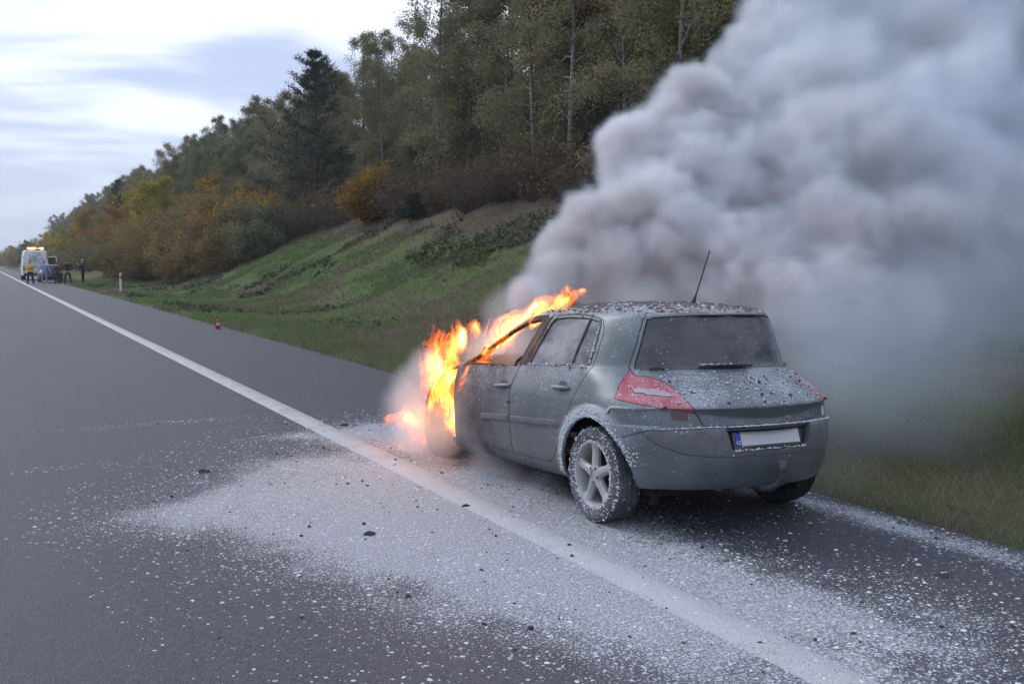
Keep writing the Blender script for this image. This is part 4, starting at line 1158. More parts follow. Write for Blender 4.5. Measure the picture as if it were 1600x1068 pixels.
def car_skin():
    P = shell_grid(); nv, nu, _ = P.shape
    bm = bmesh.new()
    vs_ = [[bm.verts.new(P[i, j]) for j in range(nu)] for i in range(nv)]
    for i in range(nv - 1):
        for j in range(nu - 1):
            bm.faces.new((vs_[i][j + 1], vs_[i][j], vs_[i + 1][j], vs_[i + 1][j + 1]))
    # close the roof ridge
    bmesh.ops.remove_doubles(bm, verts=bm.verts, dist=0.0002)
    bm.normal_update()
    side = lambda f: f.normal.y > 0.45 and f.calc_center_median().y > 0.45
    rear = lambda f: f.calc_center_median().x < 0.1 and f.normal.x < 0.12
    frnt = lambda f: f.calc_center_median().x > 0.9
    XZ, YZ = (0, 2), (1, 2)
    for poly in (REAR_DOOR, SIDE_GLASS, FRONT_DOOR, FRONT_OPENING, ARCHES[0], ARCHES[1], FENDER): cut(bm, poly, XZ, side)
    cut(bm, DIVIDER, XZ, side, False)
    cut(bm, [(0.90, 1.006), (1.30, 0.985), (2.20, 0.955)], XZ, side, False)
    cut(bm, [(0.965, 1.000), (0.905, 1.180), (0.850, 1.400)], XZ, side, False)
    cut(bm, REAR_GLASS, YZ, rear); cut(bm, GATE[1:], YZ, rear, False); cut(bm, LAMP[1:9], YZ, rear, False)
    cut(bm, LAMP_SIDE[:8], XZ, lambda f: f.calc_center_median().x < 0 and f.calc_center_median().y > 0.4, False)
    for poly in (LAMP_STRIP, INSERT[1:], RECESS): cut(bm, poly, YZ, rear, poly[0][0] < 0)
    cut(bm, [(-0.20, 0.55), (-0.50, 0.655), (-0.56, 0.672)], XZ, lambda f: f.calc_center_median().x < 0 and f.calc_center_median().y > 0.4, False)
    cut(bm, SCREEN, YZ, frnt)
    bmesh.ops.bisect_plane(bm, geom=bm.verts[:] + bm.edges[:] + bm.faces[:], plane_co=(2.19, 0, 0), plane_no=(1, 0, 0))
    bmesh.ops.remove_doubles(bm, verts=bm.verts, dist=0.0017)
    bmesh.ops.dissolve_degenerate(bm, edges=bm.edges, dist=0.0005)
    bm.normal_update()
    lay = bm.faces.layers.int.new('part')
    for f in bm.faces:
        c = f.calc_center_median(); xz = (c.x, c.z); yz = (c.y, c.z)
        k = 'body'
        sd = f.normal.y > 0.45 and c.y > 0.45
        if c.x < -0.20 and c.z < 0.272: k = 'hole'
        elif sd and c.z < 0.72 and c.y > 0.5 and (inside(ARCHES[0], xz) or inside(ARCHES[1], xz)): k = 'hole'
        elif sd and inside(SIDE_GLASS, xz): k = 'side_window_rear' if c.x < 0.352 - (c.z - 0.99) * 0.079 else 'side_window'
        elif sd and inside(FRONT_OPENING, xz): k = 'hole'
        elif sd and inside(REAR_DOOR, xz): k = 'pillar_trim' if (c.z > 1.0 and c.x > 0.963 - (c.z - 1.0) * 0.30) else 'rear_door'
        elif sd and inside(FRONT_DOOR, xz): k = 'door_frame' if c.z > 1.006 - (c.x - 0.9) * 0.044 else 'front_door'
        elif sd and inside(FENDER, xz): k = 'front_fender'
        elif c.x < 0.1 and f.normal.x < 0.12 and inside(REAR_GLASS, yz): k = 'rear_window'
        elif c.x < 0.1 and f.normal.x < 0.12 and inside(GATE, yz): k = 'tailgate'
        elif c.x < 0.1 and f.normal.x < 0.12 and inside(LAMP_STRIP, yz) and c.y > 0.5: k = 'lamp_strip'
        elif c.x < 0.1 and f.normal.x < 0.12 and inside(LAMP_SIDE, (c.x, c.z)) and not inside(GATE, yz) and c.y > 0.4: k = 'tail_lamp'
        elif c.x < 0.0 and f.normal.x < 0.12 and inside(RECESS, yz): k = 'plate_recess'
        elif c.x < 0.0 and f.normal.x < 0.12 and inside(INSERT, yz): k = 'bumper_insert'
        elif c.x < -0.20 and c.z < 0.676 and inside(BUMPER, yz) and c.z < 0.55 + (-0.20 - c.x) * 0.35: k = 'rear_bumper'
        elif c.x > 0.9 and inside(SCREEN, yz) and f.normal.y < 0.8: k = 'hole'
        elif c.x > 2.19: k = 'front_end'
        f[lay] = PARTS.index(k)
    return bm, lay

PARTS = ['body', 'hole', 'side_window_rear', 'side_window', 'rear_door', 'front_door', 'front_fender', 'rear_window', 'tailgate', 'lamp_strip', 'tail_lamp', 'plate_recess', 'bumper_insert', 'rear_bumper', 'front_end', 'pillar_trim', 'door_frame']

def take(src, lay, kinds, sides=(1,)):
    """copy the faces of some parts into a mesh of their own, on one side or both"""
    ids = {PARTS.index(k) for k in kinds}
    out = bmesh.new()
    for s in sides:
        mp = {}
        for f in src.faces:
            if f[lay] in ids:
                vv = []
                for v in f.verts:
                    if v.index not in mp: mp[v.index] = out.verts.new((v.co.x, v.co.y * s, v.co.z))
                    vv.append(mp[v.index])
                try: out.faces.new(vv if s > 0 else vv[::-1])
                except ValueError: pass
    if len(sides) > 1: bmesh.ops.remove_doubles(out, verts=out.verts, dist=0.0003)
    out.normal_update()
    return out

def panel(bm, gap=0.003, depth=0.018, sink=0.0, back=True):
    """leave a shut line round a panel and turn its edge inwards"""
    if gap > 0:
        r = bmesh.ops.inset_region(bm, faces=bm.faces[:], thickness=gap, use_boundary=True, use_even_offset=False)
        bmesh.ops.delete(bm, geom=r['faces'], context='FACES')
    bm.normal_update()
    if sink:
        for v in bm.verts: v.co -= v.normal * sink
    bnd = [e for e in bm.edges if e.is_boundary]
    nn = {v: v.normal.copy() for e in bnd for v in e.verts}
    r = bmesh.ops.extrude_edge_only(bm, edges=bnd)
    new = [g for g in r['geom'] if isinstance(g, bmesh.types.BMVert)]
    old = list(nn.keys())
    kd = {}
    for v in old: kd.setdefault((round(v.co.x, 5), round(v.co.y, 5), round(v.co.z, 5)), nn[v])
    for v in new:
        n = kd.get((round(v.co.x, 5), round(v.co.y, 5), round(v.co.z, 5)))
        if n is not None: v.co -= n * depth
    bmesh.ops.recalc_face_normals(bm, faces=[f for f in bm.faces if any(v in set(new) for v in f.verts)]) if False else None
    return bm

def surf_y(skin_bvh, X, Z):
    loc = skin_bvh.ray_cast(Vector((X, 2.0, Z)), Vector((0, -1, 0)))[0]
    return loc.y if loc else 0.85

def surf_x(skin_bvh, Y, Z):
    loc = skin_bvh.ray_cast(Vector((-3.0, Y, Z)), Vector((1, 0, 0)))[0]
    return loc.x if loc else -0.7

CAR = empty('burning_car', (4.41, 5.745, -0.022))
CAR.rotation_euler = (Matrix.Rotation(R(90), 3, 'Z') @ Matrix.Rotation(R(1.0), 3, 'X') @ Matrix.Rotation(0.045, 3, 'Y')).to_euler()
tag(CAR, 'grey green hatchback on the hard shoulder, burning at the front and dusted with white powder', 'car')

def build_car():
    from mathutils.bvhtree import BVHTree
    skin, lay = car_skin()
    skin.verts.index_update()
    bvh = BVHTree.FromBMesh(skin)
    both = (1, -1)
    body = take(skin, lay, ['body'], both)
    bm_obj('body', panel(body, 0.0028, 0.024), M['paint'], CAR)
    inner = take(skin, lay, ['body', 'rear_door', 'front_door', 'rear_window', 'tailgate', 'lamp_strip', 'tail_lamp', 'bumper_insert', 'rear_bumper', 'side_window', 'side_window_rear'], both)
    for v in inner.verts: v.co -= v.normal * 0.035
    bm_obj('inner_shell', inner, M['cavity'], CAR)
    fe = take(skin, lay, ['front_end'], both)
    bm_obj('front_end', panel(fe, 0.003, 0.02), M['char'], CAR)
    bm_obj('front_fender', panel(take(skin, lay, ['front_fender'], (-1,))), M['char'], CAR)
    for s in both:
        d = bm_obj('rear_door', panel(take(skin, lay, ['rear_door'], (s,))), M['paint'], CAR)
        bm_obj('window', panel(take(skin, lay, ['side_window'], (s,)), 0.0, 0.012, 0.006), M['side_glass'], d)
        bm_obj('quarter_window', panel(take(skin, lay, ['side_window_rear'], (s,)), 0.0, 0.012, 0.006), M['side_glass'], d)
        # black rubber and trim round the side glass, with the upright bar between the panes
        fr = bmesh.new()
        def along(poly, rad, off=0.0, close=True):
            P_ = []
            q_ = poly + poly[:1] if close else poly
            for (xa, za), (xb, zb) in zip(q_[:-1], q_[1:]):
                n_ = max(1, int(math.hypot(xb - xa, zb - za) / 0.03))
                for t in range(n_): X_ = xa + (xb - xa) * t / n_; Z_ = za + (zb - za) * t / n_; P_.append((X_, s * (surf_y(bvh, X_, Z_) + off), Z_))
            X_, Z_ = q_[-1]; P_.append((X_, s * (surf_y(bvh, X_, Z_) + off), Z_))
            tube(fr, P_, rad, 6, cap=not close)
        along(SIDE_GLASS, 0.0085, -0.002)
        along([(x, z + 0.018) for x, z in SIDE_GLASS[2:8]], 0.0055, 0.000, False)
        along(DIVIDER, 0.011, -0.003, False)
        bm_obj('window_frame', fr, M['dark_plastic'], d)
        bm_obj('pillar_trim', panel(take(skin, lay, ['pillar_trim'], (s,)), 0.0015, 0.014), M['char'], d)
        f = bm_obj('front_door', panel(take(skin, lay, ['front_door'], (s,))), M['paint'], CAR)
        bm_obj('door_frame', panel(take(skin, lay, ['door_frame'], (s,)), 0.002, 0.03), M['char'], f)
        if s > 0: tag(f, 'burnt front door with its window glass gone')
        for par, x0, x1, z0, z1 in ((d, 0.289, 0.506, 0.872, 0.867), (f, 1.160, 1.380, 0.837, 0.822)):
            hb = bmesh.new()
            pts, rad = [], []
            for i in range(9):
                t = i / 8; X = x0 + (x1 - x0) * t; Z = z0 + (z1 - z0) * t
                pts.append((X, s * (surf_y(bvh, X, Z) + 0.030 * min(1, math.sin(math.pi * t) * 2.2)), Z)); rad.append(0.011 + 0.006 * math.sin(math.pi * t))
            tube(hb, pts, rad, 10)
            bm_obj('door_handle', hb, M['paint'], par)
            # dished recess behind the handle
            rb = bmesh.new(); Xm, Zm = (x0 + x1) / 2 - 0.01, (z0 + z1) / 2 + 0.012
            ring0 = None
            for q, (rr, off) in enumerate(((1.0, 0.0025), (0.8, 0.0015))):
                ring = []
                for k in range(20):
                    a = 2 * math.pi * k / 20; X = Xm + 0.062 * rr * math.cos(a); Z = Zm + 0.034 * rr * math.sin(a)
                    ring.append(rb.verts.new((X, s * (surf_y(bvh, X, Z) + off), Z)))
                if ring0:
                    for k in range(20): rb.faces.new((ring0[k], ring0[(k + 1) % 20], ring[(k + 1) % 20], ring[k]))
                ring0 = ring
            rb.faces.new(ring0)
            bm_obj('handle_recess', rb, M['dark_plastic'], par)
        # rubbing strips
        for par, x0, x1, b0, b1, h in ((d, 0.395, 1.128, 0.596, 0.566, 0.048), (f, 1.162, 1.645 if s > 0 else 2.12, 0.564, 0.543, 0.050)):
            sb = bmesh.new(); n = 20; rows = []
            for i in range(n + 1):
                t = i / n; X = x0 + (x1 - x0) * t; Zb = b0 + (b1 - b0) * t
                hh = h * (0.45 + 0.55 * min(1, t / 0.06)) if par is d else h
                e = 0.016 * min(1, t / 0.03 + 0.2, (1 - t) / 0.02 + 0.2)
                rows.append([sb.verts.new((X, s * (surf_y(bvh, X, Zb + dz) + e2), Zb + dz)) for dz, e2 in ((0, -0.004), (0.004, e * 0.8), (hh * 0.5, e), (hh - 0.004, e * 0.85), (hh, -0.004))])
            for i in range(n):
                for k in range(4):
                    q = (rows[i][k], rows[i + 1][k], rows[i + 1][k + 1], rows[i][k + 1])
                    sb.faces.new(q if s < 0 else q[::-1])
            for rw in (rows[0], rows[-1]): sb.faces.new(rw)
            bmesh.ops.recalc_face_normals(sb, faces=sb.faces)
            bm_obj('rubbing_strip', sb, M['plastic'], par)
    # tailgate and what it carries
    g = bm_obj('tailgate', panel(take(skin, lay, ['tailgate'], both), 0.0032, 0.022), M['paint'], CAR)
    bm_obj('rear_window', panel(take(skin, lay, ['rear_window'], both), 0.004, 0.012, 0.003), M['rear_glass'], g)
    for s in both:
        l = bm_obj('tail_lamp', panel(take(skin, lay, ['tail_lamp'], (s,)), 0.002, 0.02), M['lamp'], CAR)
        bm_obj('reversing_light', panel(take(skin, lay, ['lamp_strip'], (s,)), 0.002, 0.012, -0.004), M['lamp_clear'], l)
    bp = bm_obj('rear_bumper', panel(take(skin, lay, ['rear_bumper'], both), 0.002, 0.024), M['paint'], CAR)
    bm_obj('bumper_insert', panel(take(skin, lay, ['bumper_insert'], both), 0.002, 0.016), M['plastic'], bp)
    rc = take(skin, lay, ['plate_recess'], both)
    bnd = [e for e in rc.edges if e.is_boundary]
    r = bmesh.ops.extrude_edge_only(rc, edges=bnd)
    newv = {v for v in r['geom'] if isinstance(v, bmesh.types.BMVert)}
    # the first copy of the boundary goes in with the floor of the recess, the new one stays on the skin
    for v in rc.verts:
        if v in newv: continue
        t = (v.co.z - 0.512) / 0.156
        v.co.x = max(v.co.x, -0.722 + 0.050 * t)
    bmesh.ops.recalc_face_normals(rc, faces=rc.faces)
    bm_obj('plate_recess', rc, M['plastic'], bp)
    # number plate
    pm = bmesh.new()
    rot = Matrix.Rotation(0.306, 3, 'Y')
    C0 = Vector((-0.728, 0, 0.596))
    def onplate(y, z, x): return C0 + rot @ Vector((x, y, z))
    vv = box(pm, (0, 0, 0), (0.012, 0.550, 0.138), bevel=0.004)
    for v in vv: v.co = onplate(v.co.y, v.co.z, v.co.x)
    pl = bm_obj('number_plate', pm, M['dark_plastic'], CAR)
    for nm, mat, y0, y1 in (('plate_field', M['plate_white'], 0.214, -0.260), ('plate_band', M['plate_blue'], 0.260, 0.2155)):
        q = bmesh.new()
        vv = box(q, (0, (y0 + y1) / 2, 0.004), (0.004, abs(y0 - y1), 0.110))
        for v in vv: v.co = onplate(v.co.y, v.co.z, v.co.x - 0.0075)
        bm_obj(nm, q, mat, pl, smooth=False)
    def letters(name, body, size, mat, parent, place, extr=0.0008):
        cu = bpy.data.curves.new(name, 'FONT'); cu.body = body; cu.size = size; cu.extrude = extr; cu.align_x = 'CENTER'; cu.align_y = 'CENTER'; cu.resolution_u = 3
        o = bpy.data.objects.new(name, cu); COL.objects.link(o)
        dg = bpy.context.evaluated_depsgraph_get()
        me = bpy.data.meshes.new_from_object(o.evaluated_get(dg)); bpy.data.objects.remove(o)
        me.materials.clear()
        for v in me.vertices: v.co = place(v.co.x, v.co.y, v.co.z)
        return link_mesh(name, me, mat, parent)
    letters('plate_letters', 'CZ', 0.030, M['white_print'], pl, lambda a, b_, c: onplate(0.238 - a, b_ - 0.030, -0.0105 - c))
    letters('model_lettering', 'MEGANE', 0.034, M['chrome'], g, lambda a, b_, c: Vector((surf_x(bvh, abs(-0.40 - a), 0.700 + b_) - 0.003 - c, -0.40 - a, 0.700 + b_)), 0.002)
    # diamond badge on the shelf of the tailgate
    db = bmesh.new()
    def onshelf(y, s_):                # s_ runs down the shelf
        z = 0.945 - s_ * 0.52
        return Vector((surf_x(bvh, abs(y), z), y, z))
    ro = [(0, 0.062), (0.040, 0), (0, -0.062), (-0.040, 0)]; ri = [(0, 0.036), (0.021, 0), (0, -0.036), (-0.021, 0)]
    up = Vector((-0.55, 0, 0.83))
    O_, I_, O2, I2 = [[db.verts.new(onshelf(a * k, b_ * k) + up * h) for a, b_ in pts_] for pts_, k, h in ((ro, 1, 0.001), (ri, 1, 0.001), (ro, 0.93, 0.010), (ri, 1.08, 0.010))]
    for k in range(4):
        j = (k + 1) % 4
        db.faces.new((O2[k], O2[j], I2[j], I2[k])); db.faces.new((O_[k], O_[j], O2[j], O2[k])); db.faces.new((I2[k], I2[j], I_[j], I_[k]))
    bmesh.ops.recalc_face_normals(db, faces=db.faces)
    bm_obj('diamond_badge', db, M['chrome'], g, smooth=False)
    # oval sticker and dull sticker on the flanks of the tail
    def patch(name, poly, mat, parent, off=0.003):
        q = bmesh.new()
        a = [q.verts.new((surf_x(bvh, abs(y), z) - off, y, z)) for y, z in poly]
        c = Vector((sum(y for y, z in poly) / len(poly), sum(z for y, z in poly) / len(poly)))
        m_ = q.verts.new((surf_x(bvh, abs(c.x), c.y) - off - 0.001, c.x, c.y))
        for k in range(len(a)): q.faces.new((a[k], a[(k + 1) % len(a)], m_))
        bmesh.ops.recalc_face_normals(q, faces=q.faces)
        return bm_obj(name, q, mat, parent)
    patch('oval_sticker', [(-0.610 + 0.036 * math.cos(t), 0.718 + 0.036 * math.sin(t)) for t in np.linspace(0, 2 * math.pi, 20, endpoint=False)], M['plate_white'], CAR)
    patch('square_sticker', [(0.628, 0.722), (0.545, 0.712), (0.540, 0.752), (0.545, 0.772), (0.632, 0.786), (0.630, 0.752)], M['red_dark'], CAR)
    # key lock button above the lamp
    lb = bmesh.new(); bmesh.ops.create_uvsphere(lb, u_segments=12, v_segments=8, radius=0.012)
    bmesh.ops.translate(lb, verts=lb.verts, vec=(surf_x(bvh, 0.53, 0.945) + 0.003, 0.53, 0.945)); bm_obj('washer_nozzle', lb, M['dark_plastic'], g)
    # rear wiper
    wb = bmesh.new()
    pts = [Vector((surf_x(bvh, abs(y), z) - off, y, z)) for y, z, off in ((-0.085, 1.040, 0.030), (-0.02, 1.044, 0.036), (0.08, 1.046, 0.032), (0.18, 1.045, 0.026), (0.26, 1.041, 0.018))]
    tube(wb, pts, [0.017, 0.016, 0.013, 0.010, 0.007], 8)
    pts2 = [Vector((surf_x(bvh, abs(y), z) - 0.014, y, z)) for y, z in ((-0.06, 1.032), (0.05, 1.036), (0.15, 1.037), (0.29, 1.034))]
    tube(wb, pts2, 0.009, 6)
    bm_obj('rear_wiper', wb, M['dark_plastic'], g)
    # roof antenna
    ab = bmesh.new()
    tube(ab, [(0.060, 0, 1.428), (0.035, 0, 1.446), (0.012, 0, 1.485), (0.000, 0, 1.510)], [0.030, 0.021, 0.010, 0.006], 10)
    tube(ab, [(0.000, 0, 1.505), (-0.075, 0, 1.650), (-0.150, 0, 1.800)], [0.0055, 0.005, 0.0045], 8)
    tube(ab, [(-0.146, 0, 1.790), (-0.152, 0, 1.803)], [0.006, 0.006], 8)
    bm_obj('antenna', ab, M['dark_plastic'], CAR)
    # tow bar
    tb = bmesh.new()
    tube(tb, [(-0.50, 0.02, 0.285), (-0.66, 0.02, 0.262), (-0.78, 0.01, 0.272), (-0.850, 0, 0.315), (-0.872, 0, 0.36), (-0.875, 0, 0.410)], [0.024, 0.024, 0.023, 0.022, 0.019, 0.015], 10)
    tow = bm_obj('tow_bar', tb, M['dark_plastic'], CAR)
    cb = bmesh.new()
    lathe(cb, [(0.0, 0.400), (0.030, 0.402), (0.036, 0.415), (0.036, 0.450), (0.030, 0.468), (0.0, 0.474)], 14, 'Z')
    bmesh.ops.translate(cb, verts=cb.verts, vec=(-0.875, 0, -0.012)); bm_obj('ball_cap', cb, M['dark_plastic'], tow)
    eb = bmesh.new(); tube(eb, [(-0.40, 0.30, 0.285), (-0.55, 0.30, 0.280), (-0.64, 0.30, 0.276)], 0.024, 12); bm_obj('exhaust_pipe', eb, M['plastic'], CAR)
    # small cover in the bumper for the towing eye: a fine square joint
    eb = bmesh.new()
    for (ya, za), (yb, zb) in (((0.49, 0.385), (0.49, 0.43)), ((0.49, 0.43), (0.43, 0.43)), ((0.43, 0.43), (0.43, 0.385)), ((0.43, 0.385), (0.49, 0.385))):
        tube(eb, [(surf_x(bvh, ya, za) + 0.0005, ya, za), (surf_x(bvh, yb, zb) + 0.0005, yb, zb)], 0.0016, 4)
    bm_obj('towing_eye_cover', eb, M['dark_plastic'], bp)
    # belly, wells
    ub = bmesh.new(); box(ub, (1.35, 0, 0.235), (3.5, 1.30, 0.06), bevel=0.02); box(ub, (-0.25, 0, 0.30), (0.5, 0.8, 0.10), bevel=0.02)
    tube(ub, [(0, -0.70, 0.30), (0, 0.70, 0.30)], 0.05, 10)
    bm_obj('underbody', ub, M['cavity'], CAR)
    for cx in (-0.015, 2.625):
        for s in both:
            wb = bmesh.new(); rings = []
            for k in range(25):
                t = -0.45 + (math.pi + 0.9) * k / 24
                rings.append([wb.verts.new((cx + 0.385 * math.cos(t), s * y, 0.32 + 0.385 * math.sin(t))) for y in (0.800 if math.cos(t) > -0.2 else 0.66, 0.58)])
            cen = wb.verts.new((cx, s * 0.58, 0.32))
            for k in range(24):
                wb.faces.new((rings[k][0], rings[k + 1][0], rings[k + 1][1], rings[k][1])); wb.faces.new((rings[k][1], rings[k + 1][1], cen))
            bm_obj('wheel_well', wb, M['cavity'], CAR)
    # cabin seen through the empty front window: floor, dash and bare seat frames
    ib = bmesh.new()
    box(ib, (1.25, 0, 0.36), (2.0, 1.36, 0.05)); box(ib, (2.02, 0, 0.80), (0.30, 1.36, 0.26), bevel=0.06)
    bm_obj('cabin_floor', ib, M['char'], CAR)
    for s in both:
        sb = bmesh.new()
        box(sb, (1.22, s * 0.36, 0.52), (0.48, 0.46, 0.10), bevel=0.03)
        box(sb, (0.93, s * 0.36, 0.76), (0.09, 0.44, 0.46), rot=None, bevel=0.03)
        for y in (-0.07, 0.07): tube(sb, [(0.91, s * 0.36 + y, 0.95), (0.88, s * 0.36 + y, 1.06)], 0.008, 6)
        bm_obj('seat_frame', sb, M['char'], CAR)
    sw = bmesh.new(); rr = []
    for k in range(24):
        a = 2 * math.pi * k / 24; rr.append((1.72 + 0.07 * math.sin(a), 0.36 + 0.18 * math.cos(a), 0.86 + 0.17 * math.sin(a)))
    tube(sw, rr + rr[:1], 0.012, 6, cap=False); bm_obj('steering_wheel', sw, M['char'], CAR)
    return bvh

def wheel(parent, x, s, z, rad, mat_tyre, mat_rim, steer=0.0, flat=0.0, spin=0.35):
    """tyre, five-spoke alloy rim; built at the origin with its axle along Y"""
    w = 0.102
    tb = bmesh.new()
    k = rad / 0.316
    prof = [(0.215, -w * 0.72), (0.232, -w * 0.93), (0.268 * k, -w * 1.0), (0.293 * k, -w * 0.96), (0.309 * k, -w * 0.82)]
    for y0 in (-0.58, -0.20, 0.20, 0.58):                     # tread grooves round the tyre
        prof += [(0.3155 * k, w * (y0 - 0.09)), (0.306 * k, w * (y0 - 0.06)), (0.306 * k, w * (y0 + 0.06)), (0.3155 * k, w * (y0 + 0.09))]
    prof += [(0.309 * k, w * 0.82), (0.293 * k, w * 0.96), (0.268 * k, w * 1.0), (0.232, w * 0.93), (0.215, w * 0.72)]
    lathe(tb, prof, 72, 'Y')
    # cross sipes: push every few columns in on the shoulders
    for v in tb.verts:
        r = math.hypot(v.co.x, v.co.z)
        if r > 0.300 * k and abs(v.co.y) > 0.5 * w:
            a = int(round(math.degrees(math.atan2(v.co.z, v.co.x)) / 5.0)) % 3
            if a == 0: v.co.x *= 0.978; v.co.z *= 0.978
        if flat and v.co.z < -0.5 * rad: v.co.z = max(v.co.z, -rad + flat)
        if abs(v.co.y) <= 1.01 * w and v.co.z < -0.27 * k: v.co.y *= 1.0 + 0.10 * min(1, (-v.co.z - 0.27 * k) / 0.04)
    bmesh.ops.recalc_face_normals(tb, faces=tb.faces)
    hub = bpy.data.objects.new('wheel', None); COL.objects.link(hub); hub.parent = parent
    hub.location = (x, s * 0.757, z)
    hub.rotation_euler = (0, spin, (0 if s > 0 else math.pi) + steer)
    bm_obj('tyre', tb, mat_tyre, hub)
    rb = bmesh.new()
    lathe(rb, [(0.2175, 0.088), (0.2165, 0.094), (0.210, 0.095), (0.205, 0.088), (0.199, 0.070), (0.190, 0.020), (0.186, -0.05), (0.200, -0.088), (0.214, -0.09), (0.2175, -0.07)], 64, 'Y')
    for q in range(5):
        a = 2 * math.pi * q / 5
        # a spoke: five cross-sections widening to the rim
        secs = []
        for r, hw, y, th in ((0.040, 0.038, 0.066, 0.034), (0.072, 0.034, 0.066, 0.036), (0.112, 0.029, 0.062, 0.036), (0.150, 0.030, 0.060, 0.034), (0.178, 0.036, 0.062, 0.032), (0.204, 0.046, 0.070, 0.026)):
            ring = []
            for u, v_ in ((-1, -0.6), (-1, 0.0), (-0.55, 0.5), (0, 0.62), (0.55, 0.5), (1, 0.0), (1, -0.6)):
                t = u * hw
                px, pz = r * math.cos(a) - t * math.sin(a), r * math.sin(a) + t * math.cos(a)
                ring.append(rb.verts.new((px, y + v_ * th, pz)))
            secs.append(ring)
        for i in range(len(secs) - 1):
            for k2 in range(6): rb.faces.new((secs[i][k2], secs[i][k2 + 1], secs[i + 1][k2 + 1], secs[i + 1][k2]))
            rb.faces.new((secs[i][6], secs[i][0], secs[i + 1][0], secs[i + 1][6]))
    lathe(rb, [(0.0, 0.040), (0.066, 0.040), (0.070, 0.072), (0.062, 0.086), (0.036, 0.089), (0.034, 0.080), (0.0, 0.079)], 40, 'Y')
    bmesh.ops.recalc_face_normals(rb, faces=rb.faces)
    rim = bm_obj('rim', rb, mat_rim, hub)
    for q in range(5):
        db = bmesh.new()
        a = 2 * math.pi * (q + 0.5) / 5
        rr = lathe(db, [(0.0, 0.0885), (0.0095, 0.0885), (0.0095, 0.080)], 10, 'Y')
        bmesh.ops.translate(db, verts=db.verts, vec=(0.050 * math.cos(a), 0.0, 0.050 * math.sin(a)))
        bm_obj('wheel_bolt', db, M['cavity'], hub)
    disc = bmesh.new(); lathe(disc, [(0.0, 0.01), (0.13, 0.012), (0.135, 0.0), (0.13, -0.012), (0.0, -0.012)], 40, 'Y')
    bm_obj('brake_disc', disc, M['char'], hub)
    return hub

CAR_BVH = build_car()
wheel(CAR, 0, 1, 0.316, 0.316, M['rubber'], M['alloy'], spin=-0.26)
wheel(CAR, 0, -1, 0.316, 0.316, M['bare_rubber'], M['alloy'])
wheel(CAR, 2.625, 1, 0.372, 0.268, M['char'], M['char'], steer=0.06)
wheel(CAR, 2.625, -1, 0.372, 0.268, M['char'], M['char'], steer=0.06)
# ================================================================== van, second car, people, posts, extinguisher
M['white_paint'] = plain('white van paint', (0.62, 0.63, 0.64), 0.35, var=0.04)
M['grey_trim'] = plain('dark grey trim', (0.03, 0.03, 0.033), 0.6)
M['glass_dark'] = plain('dark car glass', (0.02, 0.023, 0.028), 0.08, spec=0.6)
M['red_lens'] = plain('red lens', (0.50, 0.03, 0.03), 0.5, var=0.1)
M['print_dark'] = plain('dark blue print', (0.03, 0.035, 0.07), 0.5)
M['red_stripe'] = plain('red stripe', (0.5, 0.05, 0.05), 0.4)
def mat_emit(name, col, strength, base=(0.5, 0.3, 0.1)):
    b = NB(name)
    x = b.node('ShaderNodeEmission'); b.put(x.inputs[0], col); x.inputs[1].default_value = strength
    return b.done(x.outputs[0])
M['beacon'] = mat_emit('lit amber lamp', (1.0, 0.36, 0.03), 1.6)
M['beacon_core'] = mat_emit('lit amber lamp core', (1.0, 0.62, 0.22), 12.0)

def small_wheel(parent, x, y, z, r, w, name='wheel'):
    b = bmesh.new()
    lathe(b, [(0.0, w * .35), (r * .60, w * .35), (r * .66, w * .5), (r * .9, w * .5), (r, w * .36), (r, -w * .36), (r * .9, -w * .5), (r * .66, -w * .5), (0, -w * .35)], 28, 'X')
    o = bm_obj(name, b, M['bare_rubber'], parent); o.location = (x, y, z)
    h = bmesh.new(); lathe(h, [(0, w * .40), (r * .55, w * .40), (r * .6, w * .3), (r * .6, -w * .3), (r * .55, -w * .40), (0, -w * .40)], 20, 'X')
    bm_obj('hub_cap', h, M['plastic'], o)
    return o

